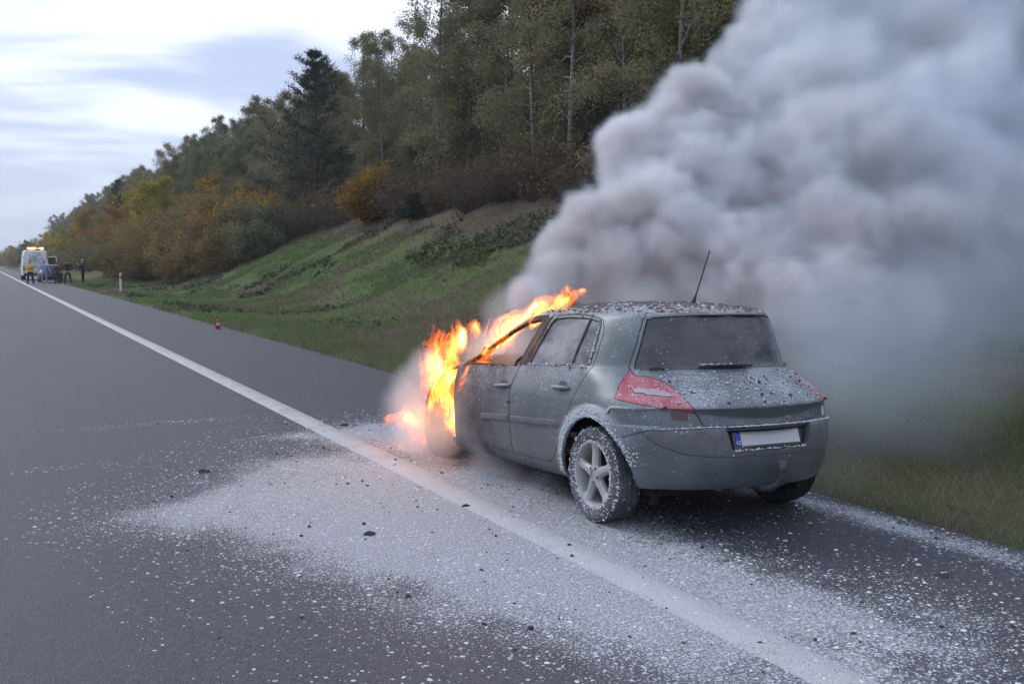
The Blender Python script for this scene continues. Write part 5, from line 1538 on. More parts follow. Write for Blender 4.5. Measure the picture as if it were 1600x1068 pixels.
def build_van(x, y):
    v = empty('van', (x, y, float(shoulder_z(x)) + 0.0))
    tag(v, 'white high roofed van with lit amber roof lamps and an open front door', 'van')
    # body: rings of a rounded section along its length (y forward)
    bm = bmesh.new()
    def sec(yy, zb, zt, wb, wt, r):
        pts = [(-wb, zb), (-wb, zb + (zt - zb) * 0.42), (-wt - (wb - wt) * 0.35, zb + (zt - zb) * 0.72), (-wt, zt - r), (-wt + r * 0.35, zt - r * 0.25), (-wt + r, zt)]
        ring = pts + [(-a, b_) for a, b_ in pts[::-1]]
        return [bm.verts.new((a, yy, b_)) for a, b_ in ring]
    S = [(0.00, 0.50, 2.42, 0.93, 0.78, 0.20), (0.04, 0.46, 2.50, 0.97, 0.82, 0.20), (0.30, 0.42, 2.55, 0.99, 0.86, 0.18), (1.6, 0.40, 2.58, 0.995, 0.87, 0.18), (3.4, 0.40, 2.58, 0.995, 0.87, 0.18), (3.95, 0.40, 2.46, 0.99, 0.84, 0.22),
         (4.45, 0.40, 1.95, 0.98, 0.82, 0.22), (4.75, 0.40, 1.42, 0.97, 0.85, 0.16), (5.30, 0.40, 1.15, 0.93, 0.82, 0.14), (5.48, 0.42, 0.95, 0.86, 0.76, 0.12)]
    R_ = [sec(*s) for s in S]
    for i in range(len(R_) - 1):
        for k in range(len(R_[0]) - 1): bm.faces.new((R_[i][k], R_[i][k + 1], R_[i + 1][k + 1], R_[i + 1][k]))
        bm.faces.new((R_[i][-1], R_[i][0], R_[i + 1][0], R_[i + 1][-1]))
    bm.faces.new(R_[0][::-1]); bm.faces.new(R_[-1])
    bmesh.ops.recalc_face_normals(bm, faces=bm.faces)
    bm_obj('body', bm, M['white_paint'], v)
    for s in (-1, 1):
        d = bmesh.new(); box(d, (s * 0.435, -0.012, 1.45), (0.84, 0.03, 1.78), bevel=0.02)
        for vv in d.verts:
            if vv.co.z > 1.5: vv.co.x -= s * 0.10 * (vv.co.z - 1.5) * (abs(vv.co.x) > 0.5)
        door = bm_obj('rear_door', d, M['white_paint'], v)
        h = bmesh.new(); box(h, (s * 0.10, -0.045, 1.16), (0.05, 0.05, 0.16), bevel=0.01); bm_obj('door_handle', h, M['grey_trim'], door)
        for hz_ in (0.85, 1.95):
            h = bmesh.new(); box(h, (s * 0.89, -0.03, hz_), (0.06, 0.05, 0.10), bevel=0.01); bm_obj('hinge', h, M['grey_trim'], door)
        l = bmesh.new(); box(l, (s * 0.90, -0.015, 1.02), (0.13, 0.08, 0.44), bevel=0.02); bm_obj('tail_light', l, M['red_lens'], v)
        m = bmesh.new(); box(m, (s * 1.14, 4.35, 1.55), (0.14, 0.10, 0.30), bevel=0.03); bm_obj('mirror', m, M['grey_trim'], v)
    g = bmesh.new(); box(g, (0, -0.06, 0.50), (1.86, 0.16, 0.20), bevel=0.03); bm_obj('rear_bumper', g, M['grey_trim'], v)
    g = bmesh.new(); box(g, (0, -0.035, 0.73), (0.52, 0.012, 0.11), bevel=0.003); bm_obj('number_plate', g, M['plate_white'], v)
    # red and white chevrons low on the doors
    for k in range(8):
        q = bmesh.new(); xx = -0.66 + k * 0.19
        a = [q.verts.new(p) for p in ((xx, -0.030, 0.60), (xx + 0.09, -0.030, 0.60), (xx + 0.15, -0.030, 0.70), (xx + 0.06, -0.030, 0.70))]
        q.faces.new(a); bm_obj('warning_stripe', q, M['red_stripe'], v, smooth=False)
    # rows of print on the doors, too far off to read
    rr = random.Random(4)
    rows = [(2.28, -0.22, 0.30, 0.05), (2.17, 0.15, 0.38, 0.09), (2.02, -0.44, 0.36, 0.07), (1.90, -0.44, 0.10, 0.07), (1.76, -0.44, 0.50, 0.08), (1.64, -0.44, 0.30, 0.06), (1.52, -0.50, 0.55, 0.05), (1.34, -0.50, -0.40, 0.10), (1.36, 0.20, 0.5, 0.05)]
    for z_, x0, x1, hh in rows:
        q = bmesh.new(); xx = x0
        while xx < x1:
            w_ = rr.uniform(0.05, 0.13)
            a = [q.verts.new(p) for p in ((xx, -0.0295, z_), (xx + w_, -0.0295, z_), (xx + w_, -0.0295, z_ + hh), (xx, -0.0295, z_ + hh))]
            q.faces.new(a); xx += w_ + rr.uniform(0.03, 0.07)
        tag(bm_obj('print_row', q, M['print_dark'], v, smooth=False), kind='stuff')
    # light bar
    lb = bmesh.new(); box(lb, (0, 0.35, 2.60), (1.36, 0.30, 0.08), bevel=0.02); bar = bm_obj('light_bar', lb, M['grey_trim'], v)
    for x0, x1, mm in ((-0.62, 0.10, 'beacon_core'), (0.30, 0.66, 'beacon_core')):
        q = bmesh.new(); box(q, ((x0 + x1) / 2, 0.33, 2.725), (x1 - x0, 0.26, 0.19), bevel=0.05); al_ = bm_obj('amber_lamp', q, M['beacon'], bar)
        q = bmesh.new(); box(q, ((x0 + x1) / 2, 0.20, 2.70), ((x1 - x0) * 0.72, 0.05, 0.10), bevel=0.02); bm_obj('bulb', q, M['beacon_core'], al_)
    q = bmesh.new(); box(q, (0.20, 0.34, 2.70), (0.16, 0.22, 0.10), bevel=0.03); bm_obj('lamp_cover', q, M['beacon'], bar)
    # open passenger door, hinged at the front and swung out
    dm = bmesh.new()
    box(dm, (0.46, 0, 0.82), (0.92, 0.07, 0.82), bevel=0.02)
    for a, b_ in (((0.03, 0, 1.22), (0.10, 0, 1.98)), ((0.10, 0, 1.98), (0.82, 0, 2.02)), ((0.82, 0, 2.02), (0.90, 0, 1.22))): tube(dm, [a, b_], 0.045, 6)
    do = bm_obj('open_door', dm, M['white_paint'], v); do.location = (0.98, 4.15, 0.0); do.rotation_euler = (0, 0, R(-12))
    gl = bmesh.new(); q = [gl.verts.new(p) for p in ((0.06, 0.0, 1.24), (0.88, 0.0, 1.24), (0.80, 0.0, 1.99), (0.12, 0.0, 1.96))]; gl.faces.new(q)
    bmesh.ops.solidify(gl, geom=gl.faces[:], thickness=0.006)
    b = NB('clear window glass'); gmat = b.done(b.bsdf((0.75, 0.8, 0.82), 0.03, 0.0, None, 0.5, **{'Transmission Weight': 1.0, 'IOR': 1.05}))
    bm_obj('door_window', gl, gmat, do)
    # windscreen and side glass
    wm = bmesh.new(); q = [wm.verts.new(p) for p in ((-0.80, 4.47, 1.97), (0.80, 4.47, 1.97), (0.84, 4.78, 1.44), (-0.84, 4.78, 1.44))]
    wm.faces.new(q)
    for vv in wm.verts: vv.co.y += 0.02; vv.co.z += 0.02
    bm_obj('windscreen', wm, M['glass_dark'], v)
    for wy in (0.95, 4.55):
        for s in (-1, 1): small_wheel(v, s * 0.87, wy, 0.34, 0.34, 0.23)
    return v
build_van(4.62, 103.0).scale = (1.1, 1.1, 1.06)

# the dark hatchback stopped behind the van
def build_second_car(x, y):
    c = empty('parked_car', (x, y, float(shoulder_z(x)) - 0.005), R(90))
    tag(c, 'dark blue hatchback stopped nearer than the white van, people standing behind it', 'car')
    skin, lay = car_skin(); skin.verts.index_update()
    both = (1, -1)
    pm = plain('dark blue car paint', (0.022, 0.028, 0.055), 0.3, metal=0.3)
    kinds = [k for k in PARTS if k not in ('hole', 'rear_window', 'side_window', 'side_window_rear', 'tail_lamp', 'lamp_strip', 'bumper_insert')]
    bm_obj('body', take(skin, lay, kinds, both), pm, c)
    bm_obj('rear_window', take(skin, lay, ['rear_window'], both), M['glass_dark'], c)
    bm_obj('bumper_insert', take(skin, lay, ['bumper_insert'], both), M['grey_trim'], c)
    for s in both:
        bm_obj('side_window', take(skin, lay, ['side_window', 'side_window_rear'], (s,)), M['glass_dark'], c)
        bm_obj('tail_lamp', take(skin, lay, ['tail_lamp', 'lamp_strip'], (s,)), M['red_lens'], c)
    # front glass and screen
    fr = take(skin, lay, ['hole'], both)
    bmesh.ops.delete(fr, geom=[f for f in fr.faces if f.calc_center_median().z < 0.9], context='FACES')
    bm_obj('front_glass', fr, M['glass_dark'], c)
    q = bmesh.new(); box(q, (-0.775, 0, 0.60), (0.012, 0.52, 0.11), bevel=0.003); bm_obj('number_plate', q, M['plate_white'], c)
    for wx in (0.0, 2.625):
        for s in both:
            w = small_wheel(c, wx, s * 0.757, 0.316, 0.316, 0.2); w.rotation_euler = (0, 0, R(90))
    skin.free()
    return c
build_second_car(5.15, 90.6)

# ---- people
def person(label, x, y, rz, pose, cols, height=1.78, hat=None, vest=None, shoes=(0.5, 0.5, 0.5)):
    """one continuous skin grown on a skeleton; clothing colours by region"""
    p = empty('person', (x, y, float(ground_z(x, y)) if x > GRASS_X else float(shoulder_z(x)) if x > EDGE_X else 0.0), rz)
    tag(p, label, 'person')
    V, E_, Rr = [], [], []
    def jt(pos, r, par=None, flat=1.0):
        V.append(pos); Rr.append((r, r * flat)); i = len(V) - 1
        if par is not None: E_.append((par, i))
        return i
    k = height / 1.78
    hip = pose.get('hip', (0, 0, 0.95)); lean = pose.get('lean', 0.0); hx, hy, hzv = hip
    def sp(h, x_=0):                    # a point up the spine
        return (hx + x_, hy + math.sin(lean) * h, hzv + math.cos(lean) * h)
    root = jt(hip, 0.145, None, 0.8)
    belly = jt(sp(0.20), 0.140, root, 0.78); chest = jt(sp(0.38), 0.155, belly, 0.75)
    neckb = jt(sp(0.50), 0.085, chest); neck = jt(sp(0.58), 0.055, neckb)
    hd = pose.get('head', (0, 0.02)); h0 = sp(0.66)
    head0 = jt((h0[0] + hd[0] * .5, h0[1] + hd[1] * .5, h0[2]), 0.080, neck); h1 = sp(0.76); head1 = jt((h1[0] + hd[0], h1[1] + hd[1], h1[2]), 0.092, head0); h2 = sp(0.83); jt((h2[0] + hd[0], h2[1] + hd[1], h2[2]), 0.060, head1)
    nose = jt((h1[0] + hd[0] * 1.6, h1[1] + hd[1] + 0.105, h1[2] - 0.02), 0.014, head1)
    for s in (-1, 1):
        jt((h1[0] + hd[0] + s * 0.085, h1[1] + hd[1], h1[2] - 0.01), 0.016, head1)
        sh = jt(sp(0.45, s * 0.19), 0.070, chest)
        el, wr = pose['arms'][0 if s < 0 else 1]
        e_ = jt(el, 0.048, sh); w_ = jt(wr, 0.034, e_)
        d = Vector(wr) - Vector(el); d.normalize()
        side = Vector((d.y, -d.x, 0)); side = side.normalized() if side.length > 0.2 else Vector((0, 1, 0))
        palm = Vector(wr) + d * 0.07
        pi_ = jt(tuple(palm), 0.034, w_, 0.6)
        for q, (off, ln) in enumerate(((-0.030, 0.065), (-0.010, 0.078), (0.010, 0.074), (0.028, 0.058))):
            a = palm + d * 0.03 + side * off
            f0 = jt(tuple(a), 0.010, pi_); f1 = jt(tuple(a + d * ln * 0.55 + Vector((0, 0.006, 0))), 0.009, f0); jt(tuple(a + d * ln + Vector((0, 0.016, -0.004))), 0.007, f1)
        a = palm - side * 0.04
        f0 = jt(tuple(a), 0.011, pi_); jt(tuple(a + d * 0.045 - side * 0.012), 0.009, f0)
        kn, an = pose['legs'][0 if s < 0 else 1]
        th = jt((hx + s * 0.095, hy, hzv - 0.06), 0.112, root); kk = jt(kn, 0.080, th); aa = jt(an, 0.060, kk)
        jt((an[0] + s * 0.02, an[1] - 0.05, 0.045), 0.042, aa); t0 = jt((an[0] + s * 0.02, an[1] + 0.10, 0.04), 0.042, aa); jt((an[0] + s * 0.03, an[1] + 0.19, 0.03), 0.030, t0)
    V = [(a * k, b_ * k, c * k) for a, b_, c in V]
    me = bpy.data.meshes.new('tmp'); me.from_pydata(V, E_, [])
    o = bpy.data.objects.new('tmp', me); COL.objects.link(o)
    sk = o.modifiers.new('s', 'SKIN'); sk.use_smooth_shade = True
    for i, d in enumerate(me.skin_vertices[0].data): d.radius = (Rr[i][0] * k, Rr[i][1] * k); d.use_root = (i == 0)
    ss = o.modifiers.new('u', 'SUBSURF'); ss.levels = 1; ss.render_levels = 1
    dg = bpy.context.evaluated_depsgraph_get()
    bm_ = bpy.data.meshes.new_from_object(o.evaluated_get(dg)); bpy.data.objects.remove(o)
    bm_.name = 'body'; bm_.materials.clear()
    mats = [plain(label.split(' ')[0] + ' clothing top', cols[0], 0.9), plain('trousers', cols[1], 0.9), plain('skin', (0.42, 0.26, 0.20), 0.6), plain('shoes', shoes, 0.7), plain('hair', cols[2], 0.9)]
    for m_ in mats: bm_.materials.append(m_)
    waist = hzv * k; nz_ = sp(0.60)[2] * k
    hc = Vector((h1[0] + hd[0], h1[1] + hd[1], h1[2])) * k
    wrs = [Vector(pose['arms'][i][1]) * k for i in (0, 1)]; els = [Vector(pose['arms'][i][0]) * k for i in (0, 1)]
    for f in bm_.polygons:
        c = f.center; mi = 0
        up = Vector((0, math.sin(lean), math.cos(lean)))
        hgt = (c - Vector(hip) * k).dot(up)
        if hgt < 0.0: mi = 1
        if c.z < 0.09 * k: mi = 3
        if hgt > 0.57 * k:
            mi = 2
            if c.z > hc.z + 0.045 or (c.y < hc.y - 0.02 and c.z > hc.z - 0.06): mi = 4
        for w_, e_ in zip(wrs, els):
            dd = (w_ - e_).normalized()
            if (c - w_).length < 0.22 and (c - w_).dot(dd) > -0.01 and (c - w_).length - 0 < 0.22 and (c - e_).dot(dd) > (w_ - e_).length - 0.02: mi = 2
            elif (c - e_).length < 0.2 and hgt < 0: mi = 0 if (c - (e_ + w_) / 2).length < 0.2 and abs(c.x) > 0.2 else mi
        f.material_index = mi
    bm_.polygons.foreach_set('use_smooth', [True] * len(bm_.polygons))
    link_mesh('body', bm_, None, p)
    if vest:
        b = bmesh.new(); rings = []
        for h_, rx, ry in ((-0.05, 0.205, 0.160), (0.12, 0.200, 0.155), (0.30, 0.215, 0.160), (0.44, 0.235, 0.145), (0.50, 0.13, 0.10)):
            c = Vector(sp(h_)) * k
            rings.append([b.verts.new((c.x + rx * math.cos(2 * math.pi * q / 20), c.y + ry * math.sin(2 * math.pi * q / 20), c.z)) for q in range(20)])
        for i in range(4):
            for q in range(20): b.faces.new((rings[i][q], rings[i][(q + 1) % 20], rings[i + 1][(q + 1) % 20], rings[i + 1][q]))
        bm_obj('hi_vis_vest', b, plain('yellow hi vis', vest, 0.7), p)
    if hat:
        b = bmesh.new(); bmesh.ops.create_uvsphere(b, u_segments=16, v_segments=10, radius=0.118 * k)
        bmesh.ops.delete(b, geom=[v for v in b.verts if v.co.z < -0.005], context='VERTS')
        bmesh.ops.translate(b, verts=b.verts, vec=hc + Vector((0, 0, 0.03)))
        bm_obj('hat', b, plain('hat', hat, 0.9), p)
    return p

stand = lambda w=0.11, t=0.0: [((-w, 0.02, 0.50), (-w * 1.25, -0.02, 0.09)), ((w, 0.03, 0.50), (w * 1.25, 0.0 + t, 0.09))]
person('person in a yellow and orange high visibility jacket with folded arms and dark trousers', 3.38, 84.2, R(175), dict(arms=[((-0.29, 0.04, 1.16), (0.02, 0.22, 1.16)), ((0.29, 0.05, 1.14), (-0.04, 0.24, 1.20))], legs=stand(0.15)),
       ((0.62, 0.55, 0.05), (0.012, 0.012, 0.015), (0.06, 0.035, 0.02)), vest=(0.72, 0.40, 0.04), height=1.82, shoes=(0.02, 0.02, 0.02))
person('person in a light blue hoodie and grey tracksuit trousers with white shoes', 4.30, 83.8, R(170), dict(arms=[((-0.33, 0.0, 1.14), (-0.42, 0.10, 0.92)), ((0.33, 0.0, 1.14), (0.43, 0.10, 0.95))], legs=stand(0.14)),
       ((0.24, 0.30, 0.48), (0.24, 0.25, 0.30), (0.03, 0.028, 0.028)), height=1.80, shoes=(0.6, 0.6, 0.62))
person('person in a long dark brown coat with a reddish hood, bent forward with white shoes', 5.22, 83.9, R(20), dict(lean=0.22, arms=[((-0.28, 0.12, 1.10), (-0.20, 0.28, 0.98)), ((0.30, 0.10, 1.10), (0.36, 0.24, 1.00))], legs=stand(0.16), head=(0, 0.05)),
       ((0.045, 0.022, 0.020), (0.030, 0.020, 0.019), (0.16, 0.04, 0.035)), hat=(0.15, 0.05, 0.045), height=1.64, shoes=(0.55, 0.55, 0.55))
person('person all in black with hands on the hips at the edge of the shoulder', 5.88, 83.6, R(-8), dict(arms=[((-0.38, -0.06, 1.16), (-0.19, 0.05, 1.00)), ((0.38, -0.06, 1.16), (0.19, 0.05, 1.00))], legs=stand(0.17, -0.06)),
       ((0.010, 0.010, 0.014), (0.011, 0.011, 0.014), (0.035, 0.03, 0.028)), height=1.80, shoes=(0.015, 0.015, 0.015))
person('person in black standing on the grass with raised hands and a pale grey cap', 7.02, 84.6, R(65), dict(arms=[((-0.26, 0.18, 1.18), (-0.10, 0.34, 1.42)), ((0.26, 0.18, 1.18), (0.10, 0.34, 1.42))], legs=stand(0.09)),
       ((0.012, 0.012, 0.017), (0.012, 0.012, 0.016), (0.05, 0.045, 0.04)), hat=(0.30, 0.29, 0.29), height=1.78, shoes=(0.015, 0.015, 0.015))

# ---- delineator posts
def make_post(x, y, label):
    p = empty('delineator_post', (x, y, float(ground_z(x, y)) - 0.05), R(4))
    tag(p, label, 'road post', 'white delineator posts along the verge')
    def seg(z0, z1, k=1.0, slant=0.0):
        b = bmesh.new(); rings = []
        for z in (z0, z1):
            rings.append([b.verts.new((a * k, c * k, z + (slant * (a / 0.06) if z == z1 else 0))) for a, c in ((-0.06, -0.02), (-0.03, -0.05), (0.03, -0.05), (0.06, -0.02), (0.06, 0.03), (-0.06, 0.03))])
        for q in range(6): b.faces.new((rings[0][q], rings[0][(q + 1) % 6], rings[1][(q + 1) % 6], rings[1][q]))
        b.faces.new(rings[0][::-1]); b.faces.new(rings[1])
        return b
    bm_obj('post', seg(0, 0.80), M['post_white'], p, smooth=False)
    bm_obj('reflector_band', seg(0.80, 0.98, 1.03), M['post_orange'], p, smooth=False)
    bm_obj('cap', seg(0.98, 1.12, 1.0, 0.02), M['post_white'], p, smooth=False)
M['post_white'] = plain('weathered white plastic', (0.58, 0.58, 0.57), 0.6, var=0.12, scale=14)
M['post_orange'] = plain('orange brown reflector band', (0.36, 0.13, 0.05), 0.5, var=0.2, scale=20)
make_post(6.85, 59.8, 'nearest white roadside post with an orange band, on the grass left of the rusty shrubs')
make_post(6.6, 208.0, 'distant small white roadside post just left of the white van')
make_post(6.8, 312.0, 'farthest tiny white roadside post at the left edge of the picture')

# ---- extinguisher left standing on the shoulder
e = empty('fire_extinguisher', (5.47, 27.3, float(shoulder_z(5.47))))
tag(e, 'small red fire extinguisher standing on the asphalt at the edge of the grass', 'fire extinguisher')
b = bmesh.new(); lathe(b, [(0.0, 0.0), (0.062, 0.0), (0.066, 0.01), (0.066, 0.20), (0.060, 0.232), (0.040, 0.255), (0.022, 0.262), (0.020, 0.280), (0.0, 0.280)], 24, 'Z')
bm_obj('cylinder', b, plain('red enamel', (0.50, 0.025, 0.020), 0.35, var=0.12), e)
b = bmesh.new(); box(b, (0, 0, 0.292), (0.035, 0.035, 0.03), bevel=0.006); bm_obj('valve', b, M['grey_trim'], e)
b = bmesh.new(); box(b, (0.03, 0, 0.318), (0.10, 0.018, 0.010), rot=(0, -0.2, 0), bevel=0.003); box(b, (0.03, 0, 0.302), (0.09, 0.016, 0.008), bevel=0.003); bm_obj('lever', b, plain('red lever', (0.3, 0.02, 0.02), 0.4), e)
b = bmesh.new(); tube(b, [(0.0, -0.02, 0.295), (-0.05, -0.05, 0.28), (-0.075, -0.055, 0.20), (-0.072, -0.04, 0.09)], [0.008, 0.008, 0.008, 0.012], 8); bm_obj('hose', b, M['grey_trim'], e)
b = bmesh.new(); lathe(b, [(0.0668, 0.09), (0.0668, 0.17)], 24, 'Z'); bmesh.ops.delete(b, geom=[f for f in b.faces if f.calc_center_median().y > -0.02], context='FACES'); bm_obj('label', b, plain('label print', (0.5, 0.45, 0.4), 0.5, var=0.4, scale=40), e)
# ================================================================== powder crumbs and ash on the car
def surface_points(z_test, n, seed, poly_xy):
    rng = np.random.default_rng(seed); out = []
    x0, x1, y0, y1 = poly_xy
    while len(out) < n:
        X, Y = rng.uniform(x0, x1), rng.uniform(y0, y1)
        loc, nr, _, _ = CAR_BVH.ray_cast(Vector((X, abs(Y), 2.5)), Vector((0, 0, -1)))
        if loc is None or not z_test(loc, nr): 
            out.append(None); continue
        out.append((loc.x, math.copysign(loc.y, Y), loc.z))
    return np.array([p for p in out if p is not None])
rng = np.random.default_rng(77)
pts = surface_points(lambda l, n: l.z > 1.385, 6500, 5, (-0.33, 1.3, -0.62, 0.62))
# drifts of ash thicker towards the rear edge and the right
k = rng.uniform(0, 1, len(pts)) < 0.45 + 0.5 * (fbm(pts[:, 0] * 4, pts[:, 1] * 4, 15, 3) > 0.46)
pts = pts[k]
tag(blob_field('ash_crust', pts - np.array([0, 0, 0.003]), np.exp(rng.normal(math.log(0.0070), 0.55, len(pts))).clip(0.003, 0.021), M['ash'], 0.75, 31), kind='stuff').parent = CAR
pts = surface_points(lambda l, n: l.z > 1.385, 900, 6, (-0.33, 1.3, -0.62, 0.62))
tag(blob_field('powder_crumbs', pts - np.array([0, 0, 0.002]), np.exp(rng.normal(math.log(0.006), 0.4, len(pts))).clip(0.003, 0.014), M['powder'], 0.7, 32), kind='stuff').parent = CAR
pts = surface_points(lambda l, n: 0.80 < l.z < 1.0 and l.x < -0.35 and abs(n.z) > 0.3, 1500, 7, (-0.80, -0.3, -0.62, 0.62))
tag(blob_field('powder_crumbs', pts - np.array([0, 0, 0.001]), np.exp(rng.normal(math.log(0.0052), 0.45, len(pts))).clip(0.003, 0.014), M['powder'], 0.5, 33), kind='stuff').parent = CAR
pts = pts[::9] + rng.normal(0, 0.01, pts[::9].shape) * np.array([1, 1, 0])
pts = np.array([(p[0], p[1], CAR_BVH.ray_cast(Vector((p[0], abs(p[1]), 2.5)), Vector((0, 0, -1)))[0].z) for p in pts if CAR_BVH.ray_cast(Vector((p[0], abs(p[1]), 2.5)), Vector((0, 0, -1)))[0] is not None])
tag(blob_field('char_crumbs', pts, np.exp(rng.normal(math.log(0.007), 0.5, len(pts))).clip(0.003, 0.02), M['char'], 0.6, 34), kind='stuff').parent = CAR
# crumbs along the sill of the side windows, the bumper ledge, the wiper and the arch
C_ = []
for i in range(210):
    X = rng.uniform(0.14, 0.96); C_.append((X, surf_y(CAR_BVH, X, 1.006) - 0.002 + rng.uniform(0, 0.010), 1.004 + 0.03 * (0.96 - X) + rng.normal(0, 0.006)))
for i in range(90):
    t = rng.uniform(0, 1); Z = 1.04 + 0.28 * t; C_.append((0.140 + 0.03 * t + rng.normal(0, 0.008), surf_y(CAR_BVH, 0.15, Z) + 0.002, Z))
for i in range(900):
    Y = rng.uniform(-0.75, 0.77); C_.append((surf_x(CAR_BVH, abs(Y), 0.668) + 0.006 + rng.uniform(-0.014, 0.018), Y, 0.6745 - 0.016 * max(0, abs(Y) - 0.455) / 0.3))
for i in range(60):
    Y = rng.uniform(0.05, 0.30); C_.append((surf_x(CAR_BVH, Y, 1.036) - 0.034 + rng.normal(0, 0.004), Y, 1.047 + rng.normal(0, 0.002)))
for i in range(150):
    Y = rng.uniform(-0.29, 0.29); C_.append((-0.770 + rng.normal(0, 0.012), Y, 0.522 + rng.uniform(0, 0.006)))
for i in range(1500):
    a = rng.uniform(-0.30, math.pi + 0.1); rr = 0.379 + abs(rng.normal(0, 0.030)); X, Z = -0.015 + rr * math.cos(a), 0.32 + rr * math.sin(a)
    if Z < 0.27 or (X < -0.3 and Z < 0.42): continue
    C_.append((X, surf_y(CAR_BVH, X, Z) + 0.001, Z))
C_ = np.array(C_)
tag(blob_field('powder_crumbs', C_, np.exp(rng.normal(math.log(0.0037), 0.5, len(C_))).clip(0.0018, 0.011), M['powder'], 0.9, 35), kind='stuff').parent = CAR
# powder caked round the rear wheel: on the rim flange and the sidewall
hubs = [c for c in CAR.children if c.name.startswith('wheel') and c.type == 'EMPTY']
C_ = []
for i in range(1300):
    a = rng.uniform(0, 2 * math.pi); q_ = rng.uniform(); rr = 0.217 + abs(rng.normal(0, 0.008)) if q_ < 0.45 else (0.300 + rng.normal(0, 0.008) if q_ < 0.72 else rng.uniform(0.232, 0.312))
    C_.append((rr * math.cos(a), 0.100 - 0.012 * max(0, (rr - 0.27) / 0.04) + (0.0 if rr > 0.23 else -0.006), rr * math.sin(a)))
C_ = np.array(C_)
tag(blob_field('powder_crumbs', C_, np.exp(rng.normal(math.log(0.0042), 0.45, len(C_))).clip(0.002, 0.011), M['powder'], 0.9, 36), kind='stuff').parent = hubs[0]

# ================================================================== flames
def noise3(P, seed):
    """value noise on points (n,3)"""
    i = np.floor(P).astype(np.int64); f = P - i; f = f * f * (3 - 2 * f)
    def h(a, b_, c):
        n = (a * 374761393 + b_ * 668265263 + c * 2147483647 + seed * 974634777) & 0xffffffff
        n = ((n ^ (n >> 13)) * 1274126177) & 0xffffffff
        return ((n ^ (n >> 16)) & 0xffff) / 65535.0
    out = 0
    for dx_ in (0, 1):
        for dy_ in (0, 1):
            for dz_ in (0, 1):
                w = (f[:, 0] if dx_ else 1 - f[:, 0]) * (f[:, 1] if dy_ else 1 - f[:, 1]) * (f[:, 2] if dz_ else 1 - f[:, 2])
                out = out + w * h(i[:, 0] + dx_, i[:, 1] + dy_, i[:, 2] + dz_)
    return out

def flame_mat(name, col, col2, strength, sc):
    b = NB(name)
    o = b.obj()
    n = b.noise(b.mapping(o, sc), 1.0, 4, 0.6, 0.6)
    c = b.mix(b.step(n, 0.35, 0.65), col, col2)
    em = b.node('ShaderNodeEmission'); b.put(em.inputs[0], c)
    b.put(em.inputs[1], b.math('MULTIPLY', b.step(n, 0.25, 0.75, a=0.35, b=1.4), strength))
    tr = b.node('ShaderNodeBsdfTransparent')
    ad = b.node('ShaderNodeAddShader'); b.l.new(em.outputs[0], ad.inputs[0]); b.l.new(tr.outputs[0], ad.inputs[1])
    m = b.done(ad.outputs[0])
    m.cycles.emission_sampling = 'NONE'
    return m
SC_ = (11, 11, 4.5)
FL = [flame_mat('flame outer red', (1.0, 0.075, 0.008), (1.0, 0.16, 0.015), 0.15, SC_), flame_mat('flame orange', (1.0, 0.17, 0.012), (1.0, 0.30, 0.025), 0.25, SC_),
      flame_mat('flame yellow', (1.0, 0.38, 0.035), (1.0, 0.54, 0.07), 0.36, SC_), flame_mat('flame core', (1.0, 0.62, 0.13), (1.0, 0.80, 0.30), 0.7, SC_)]

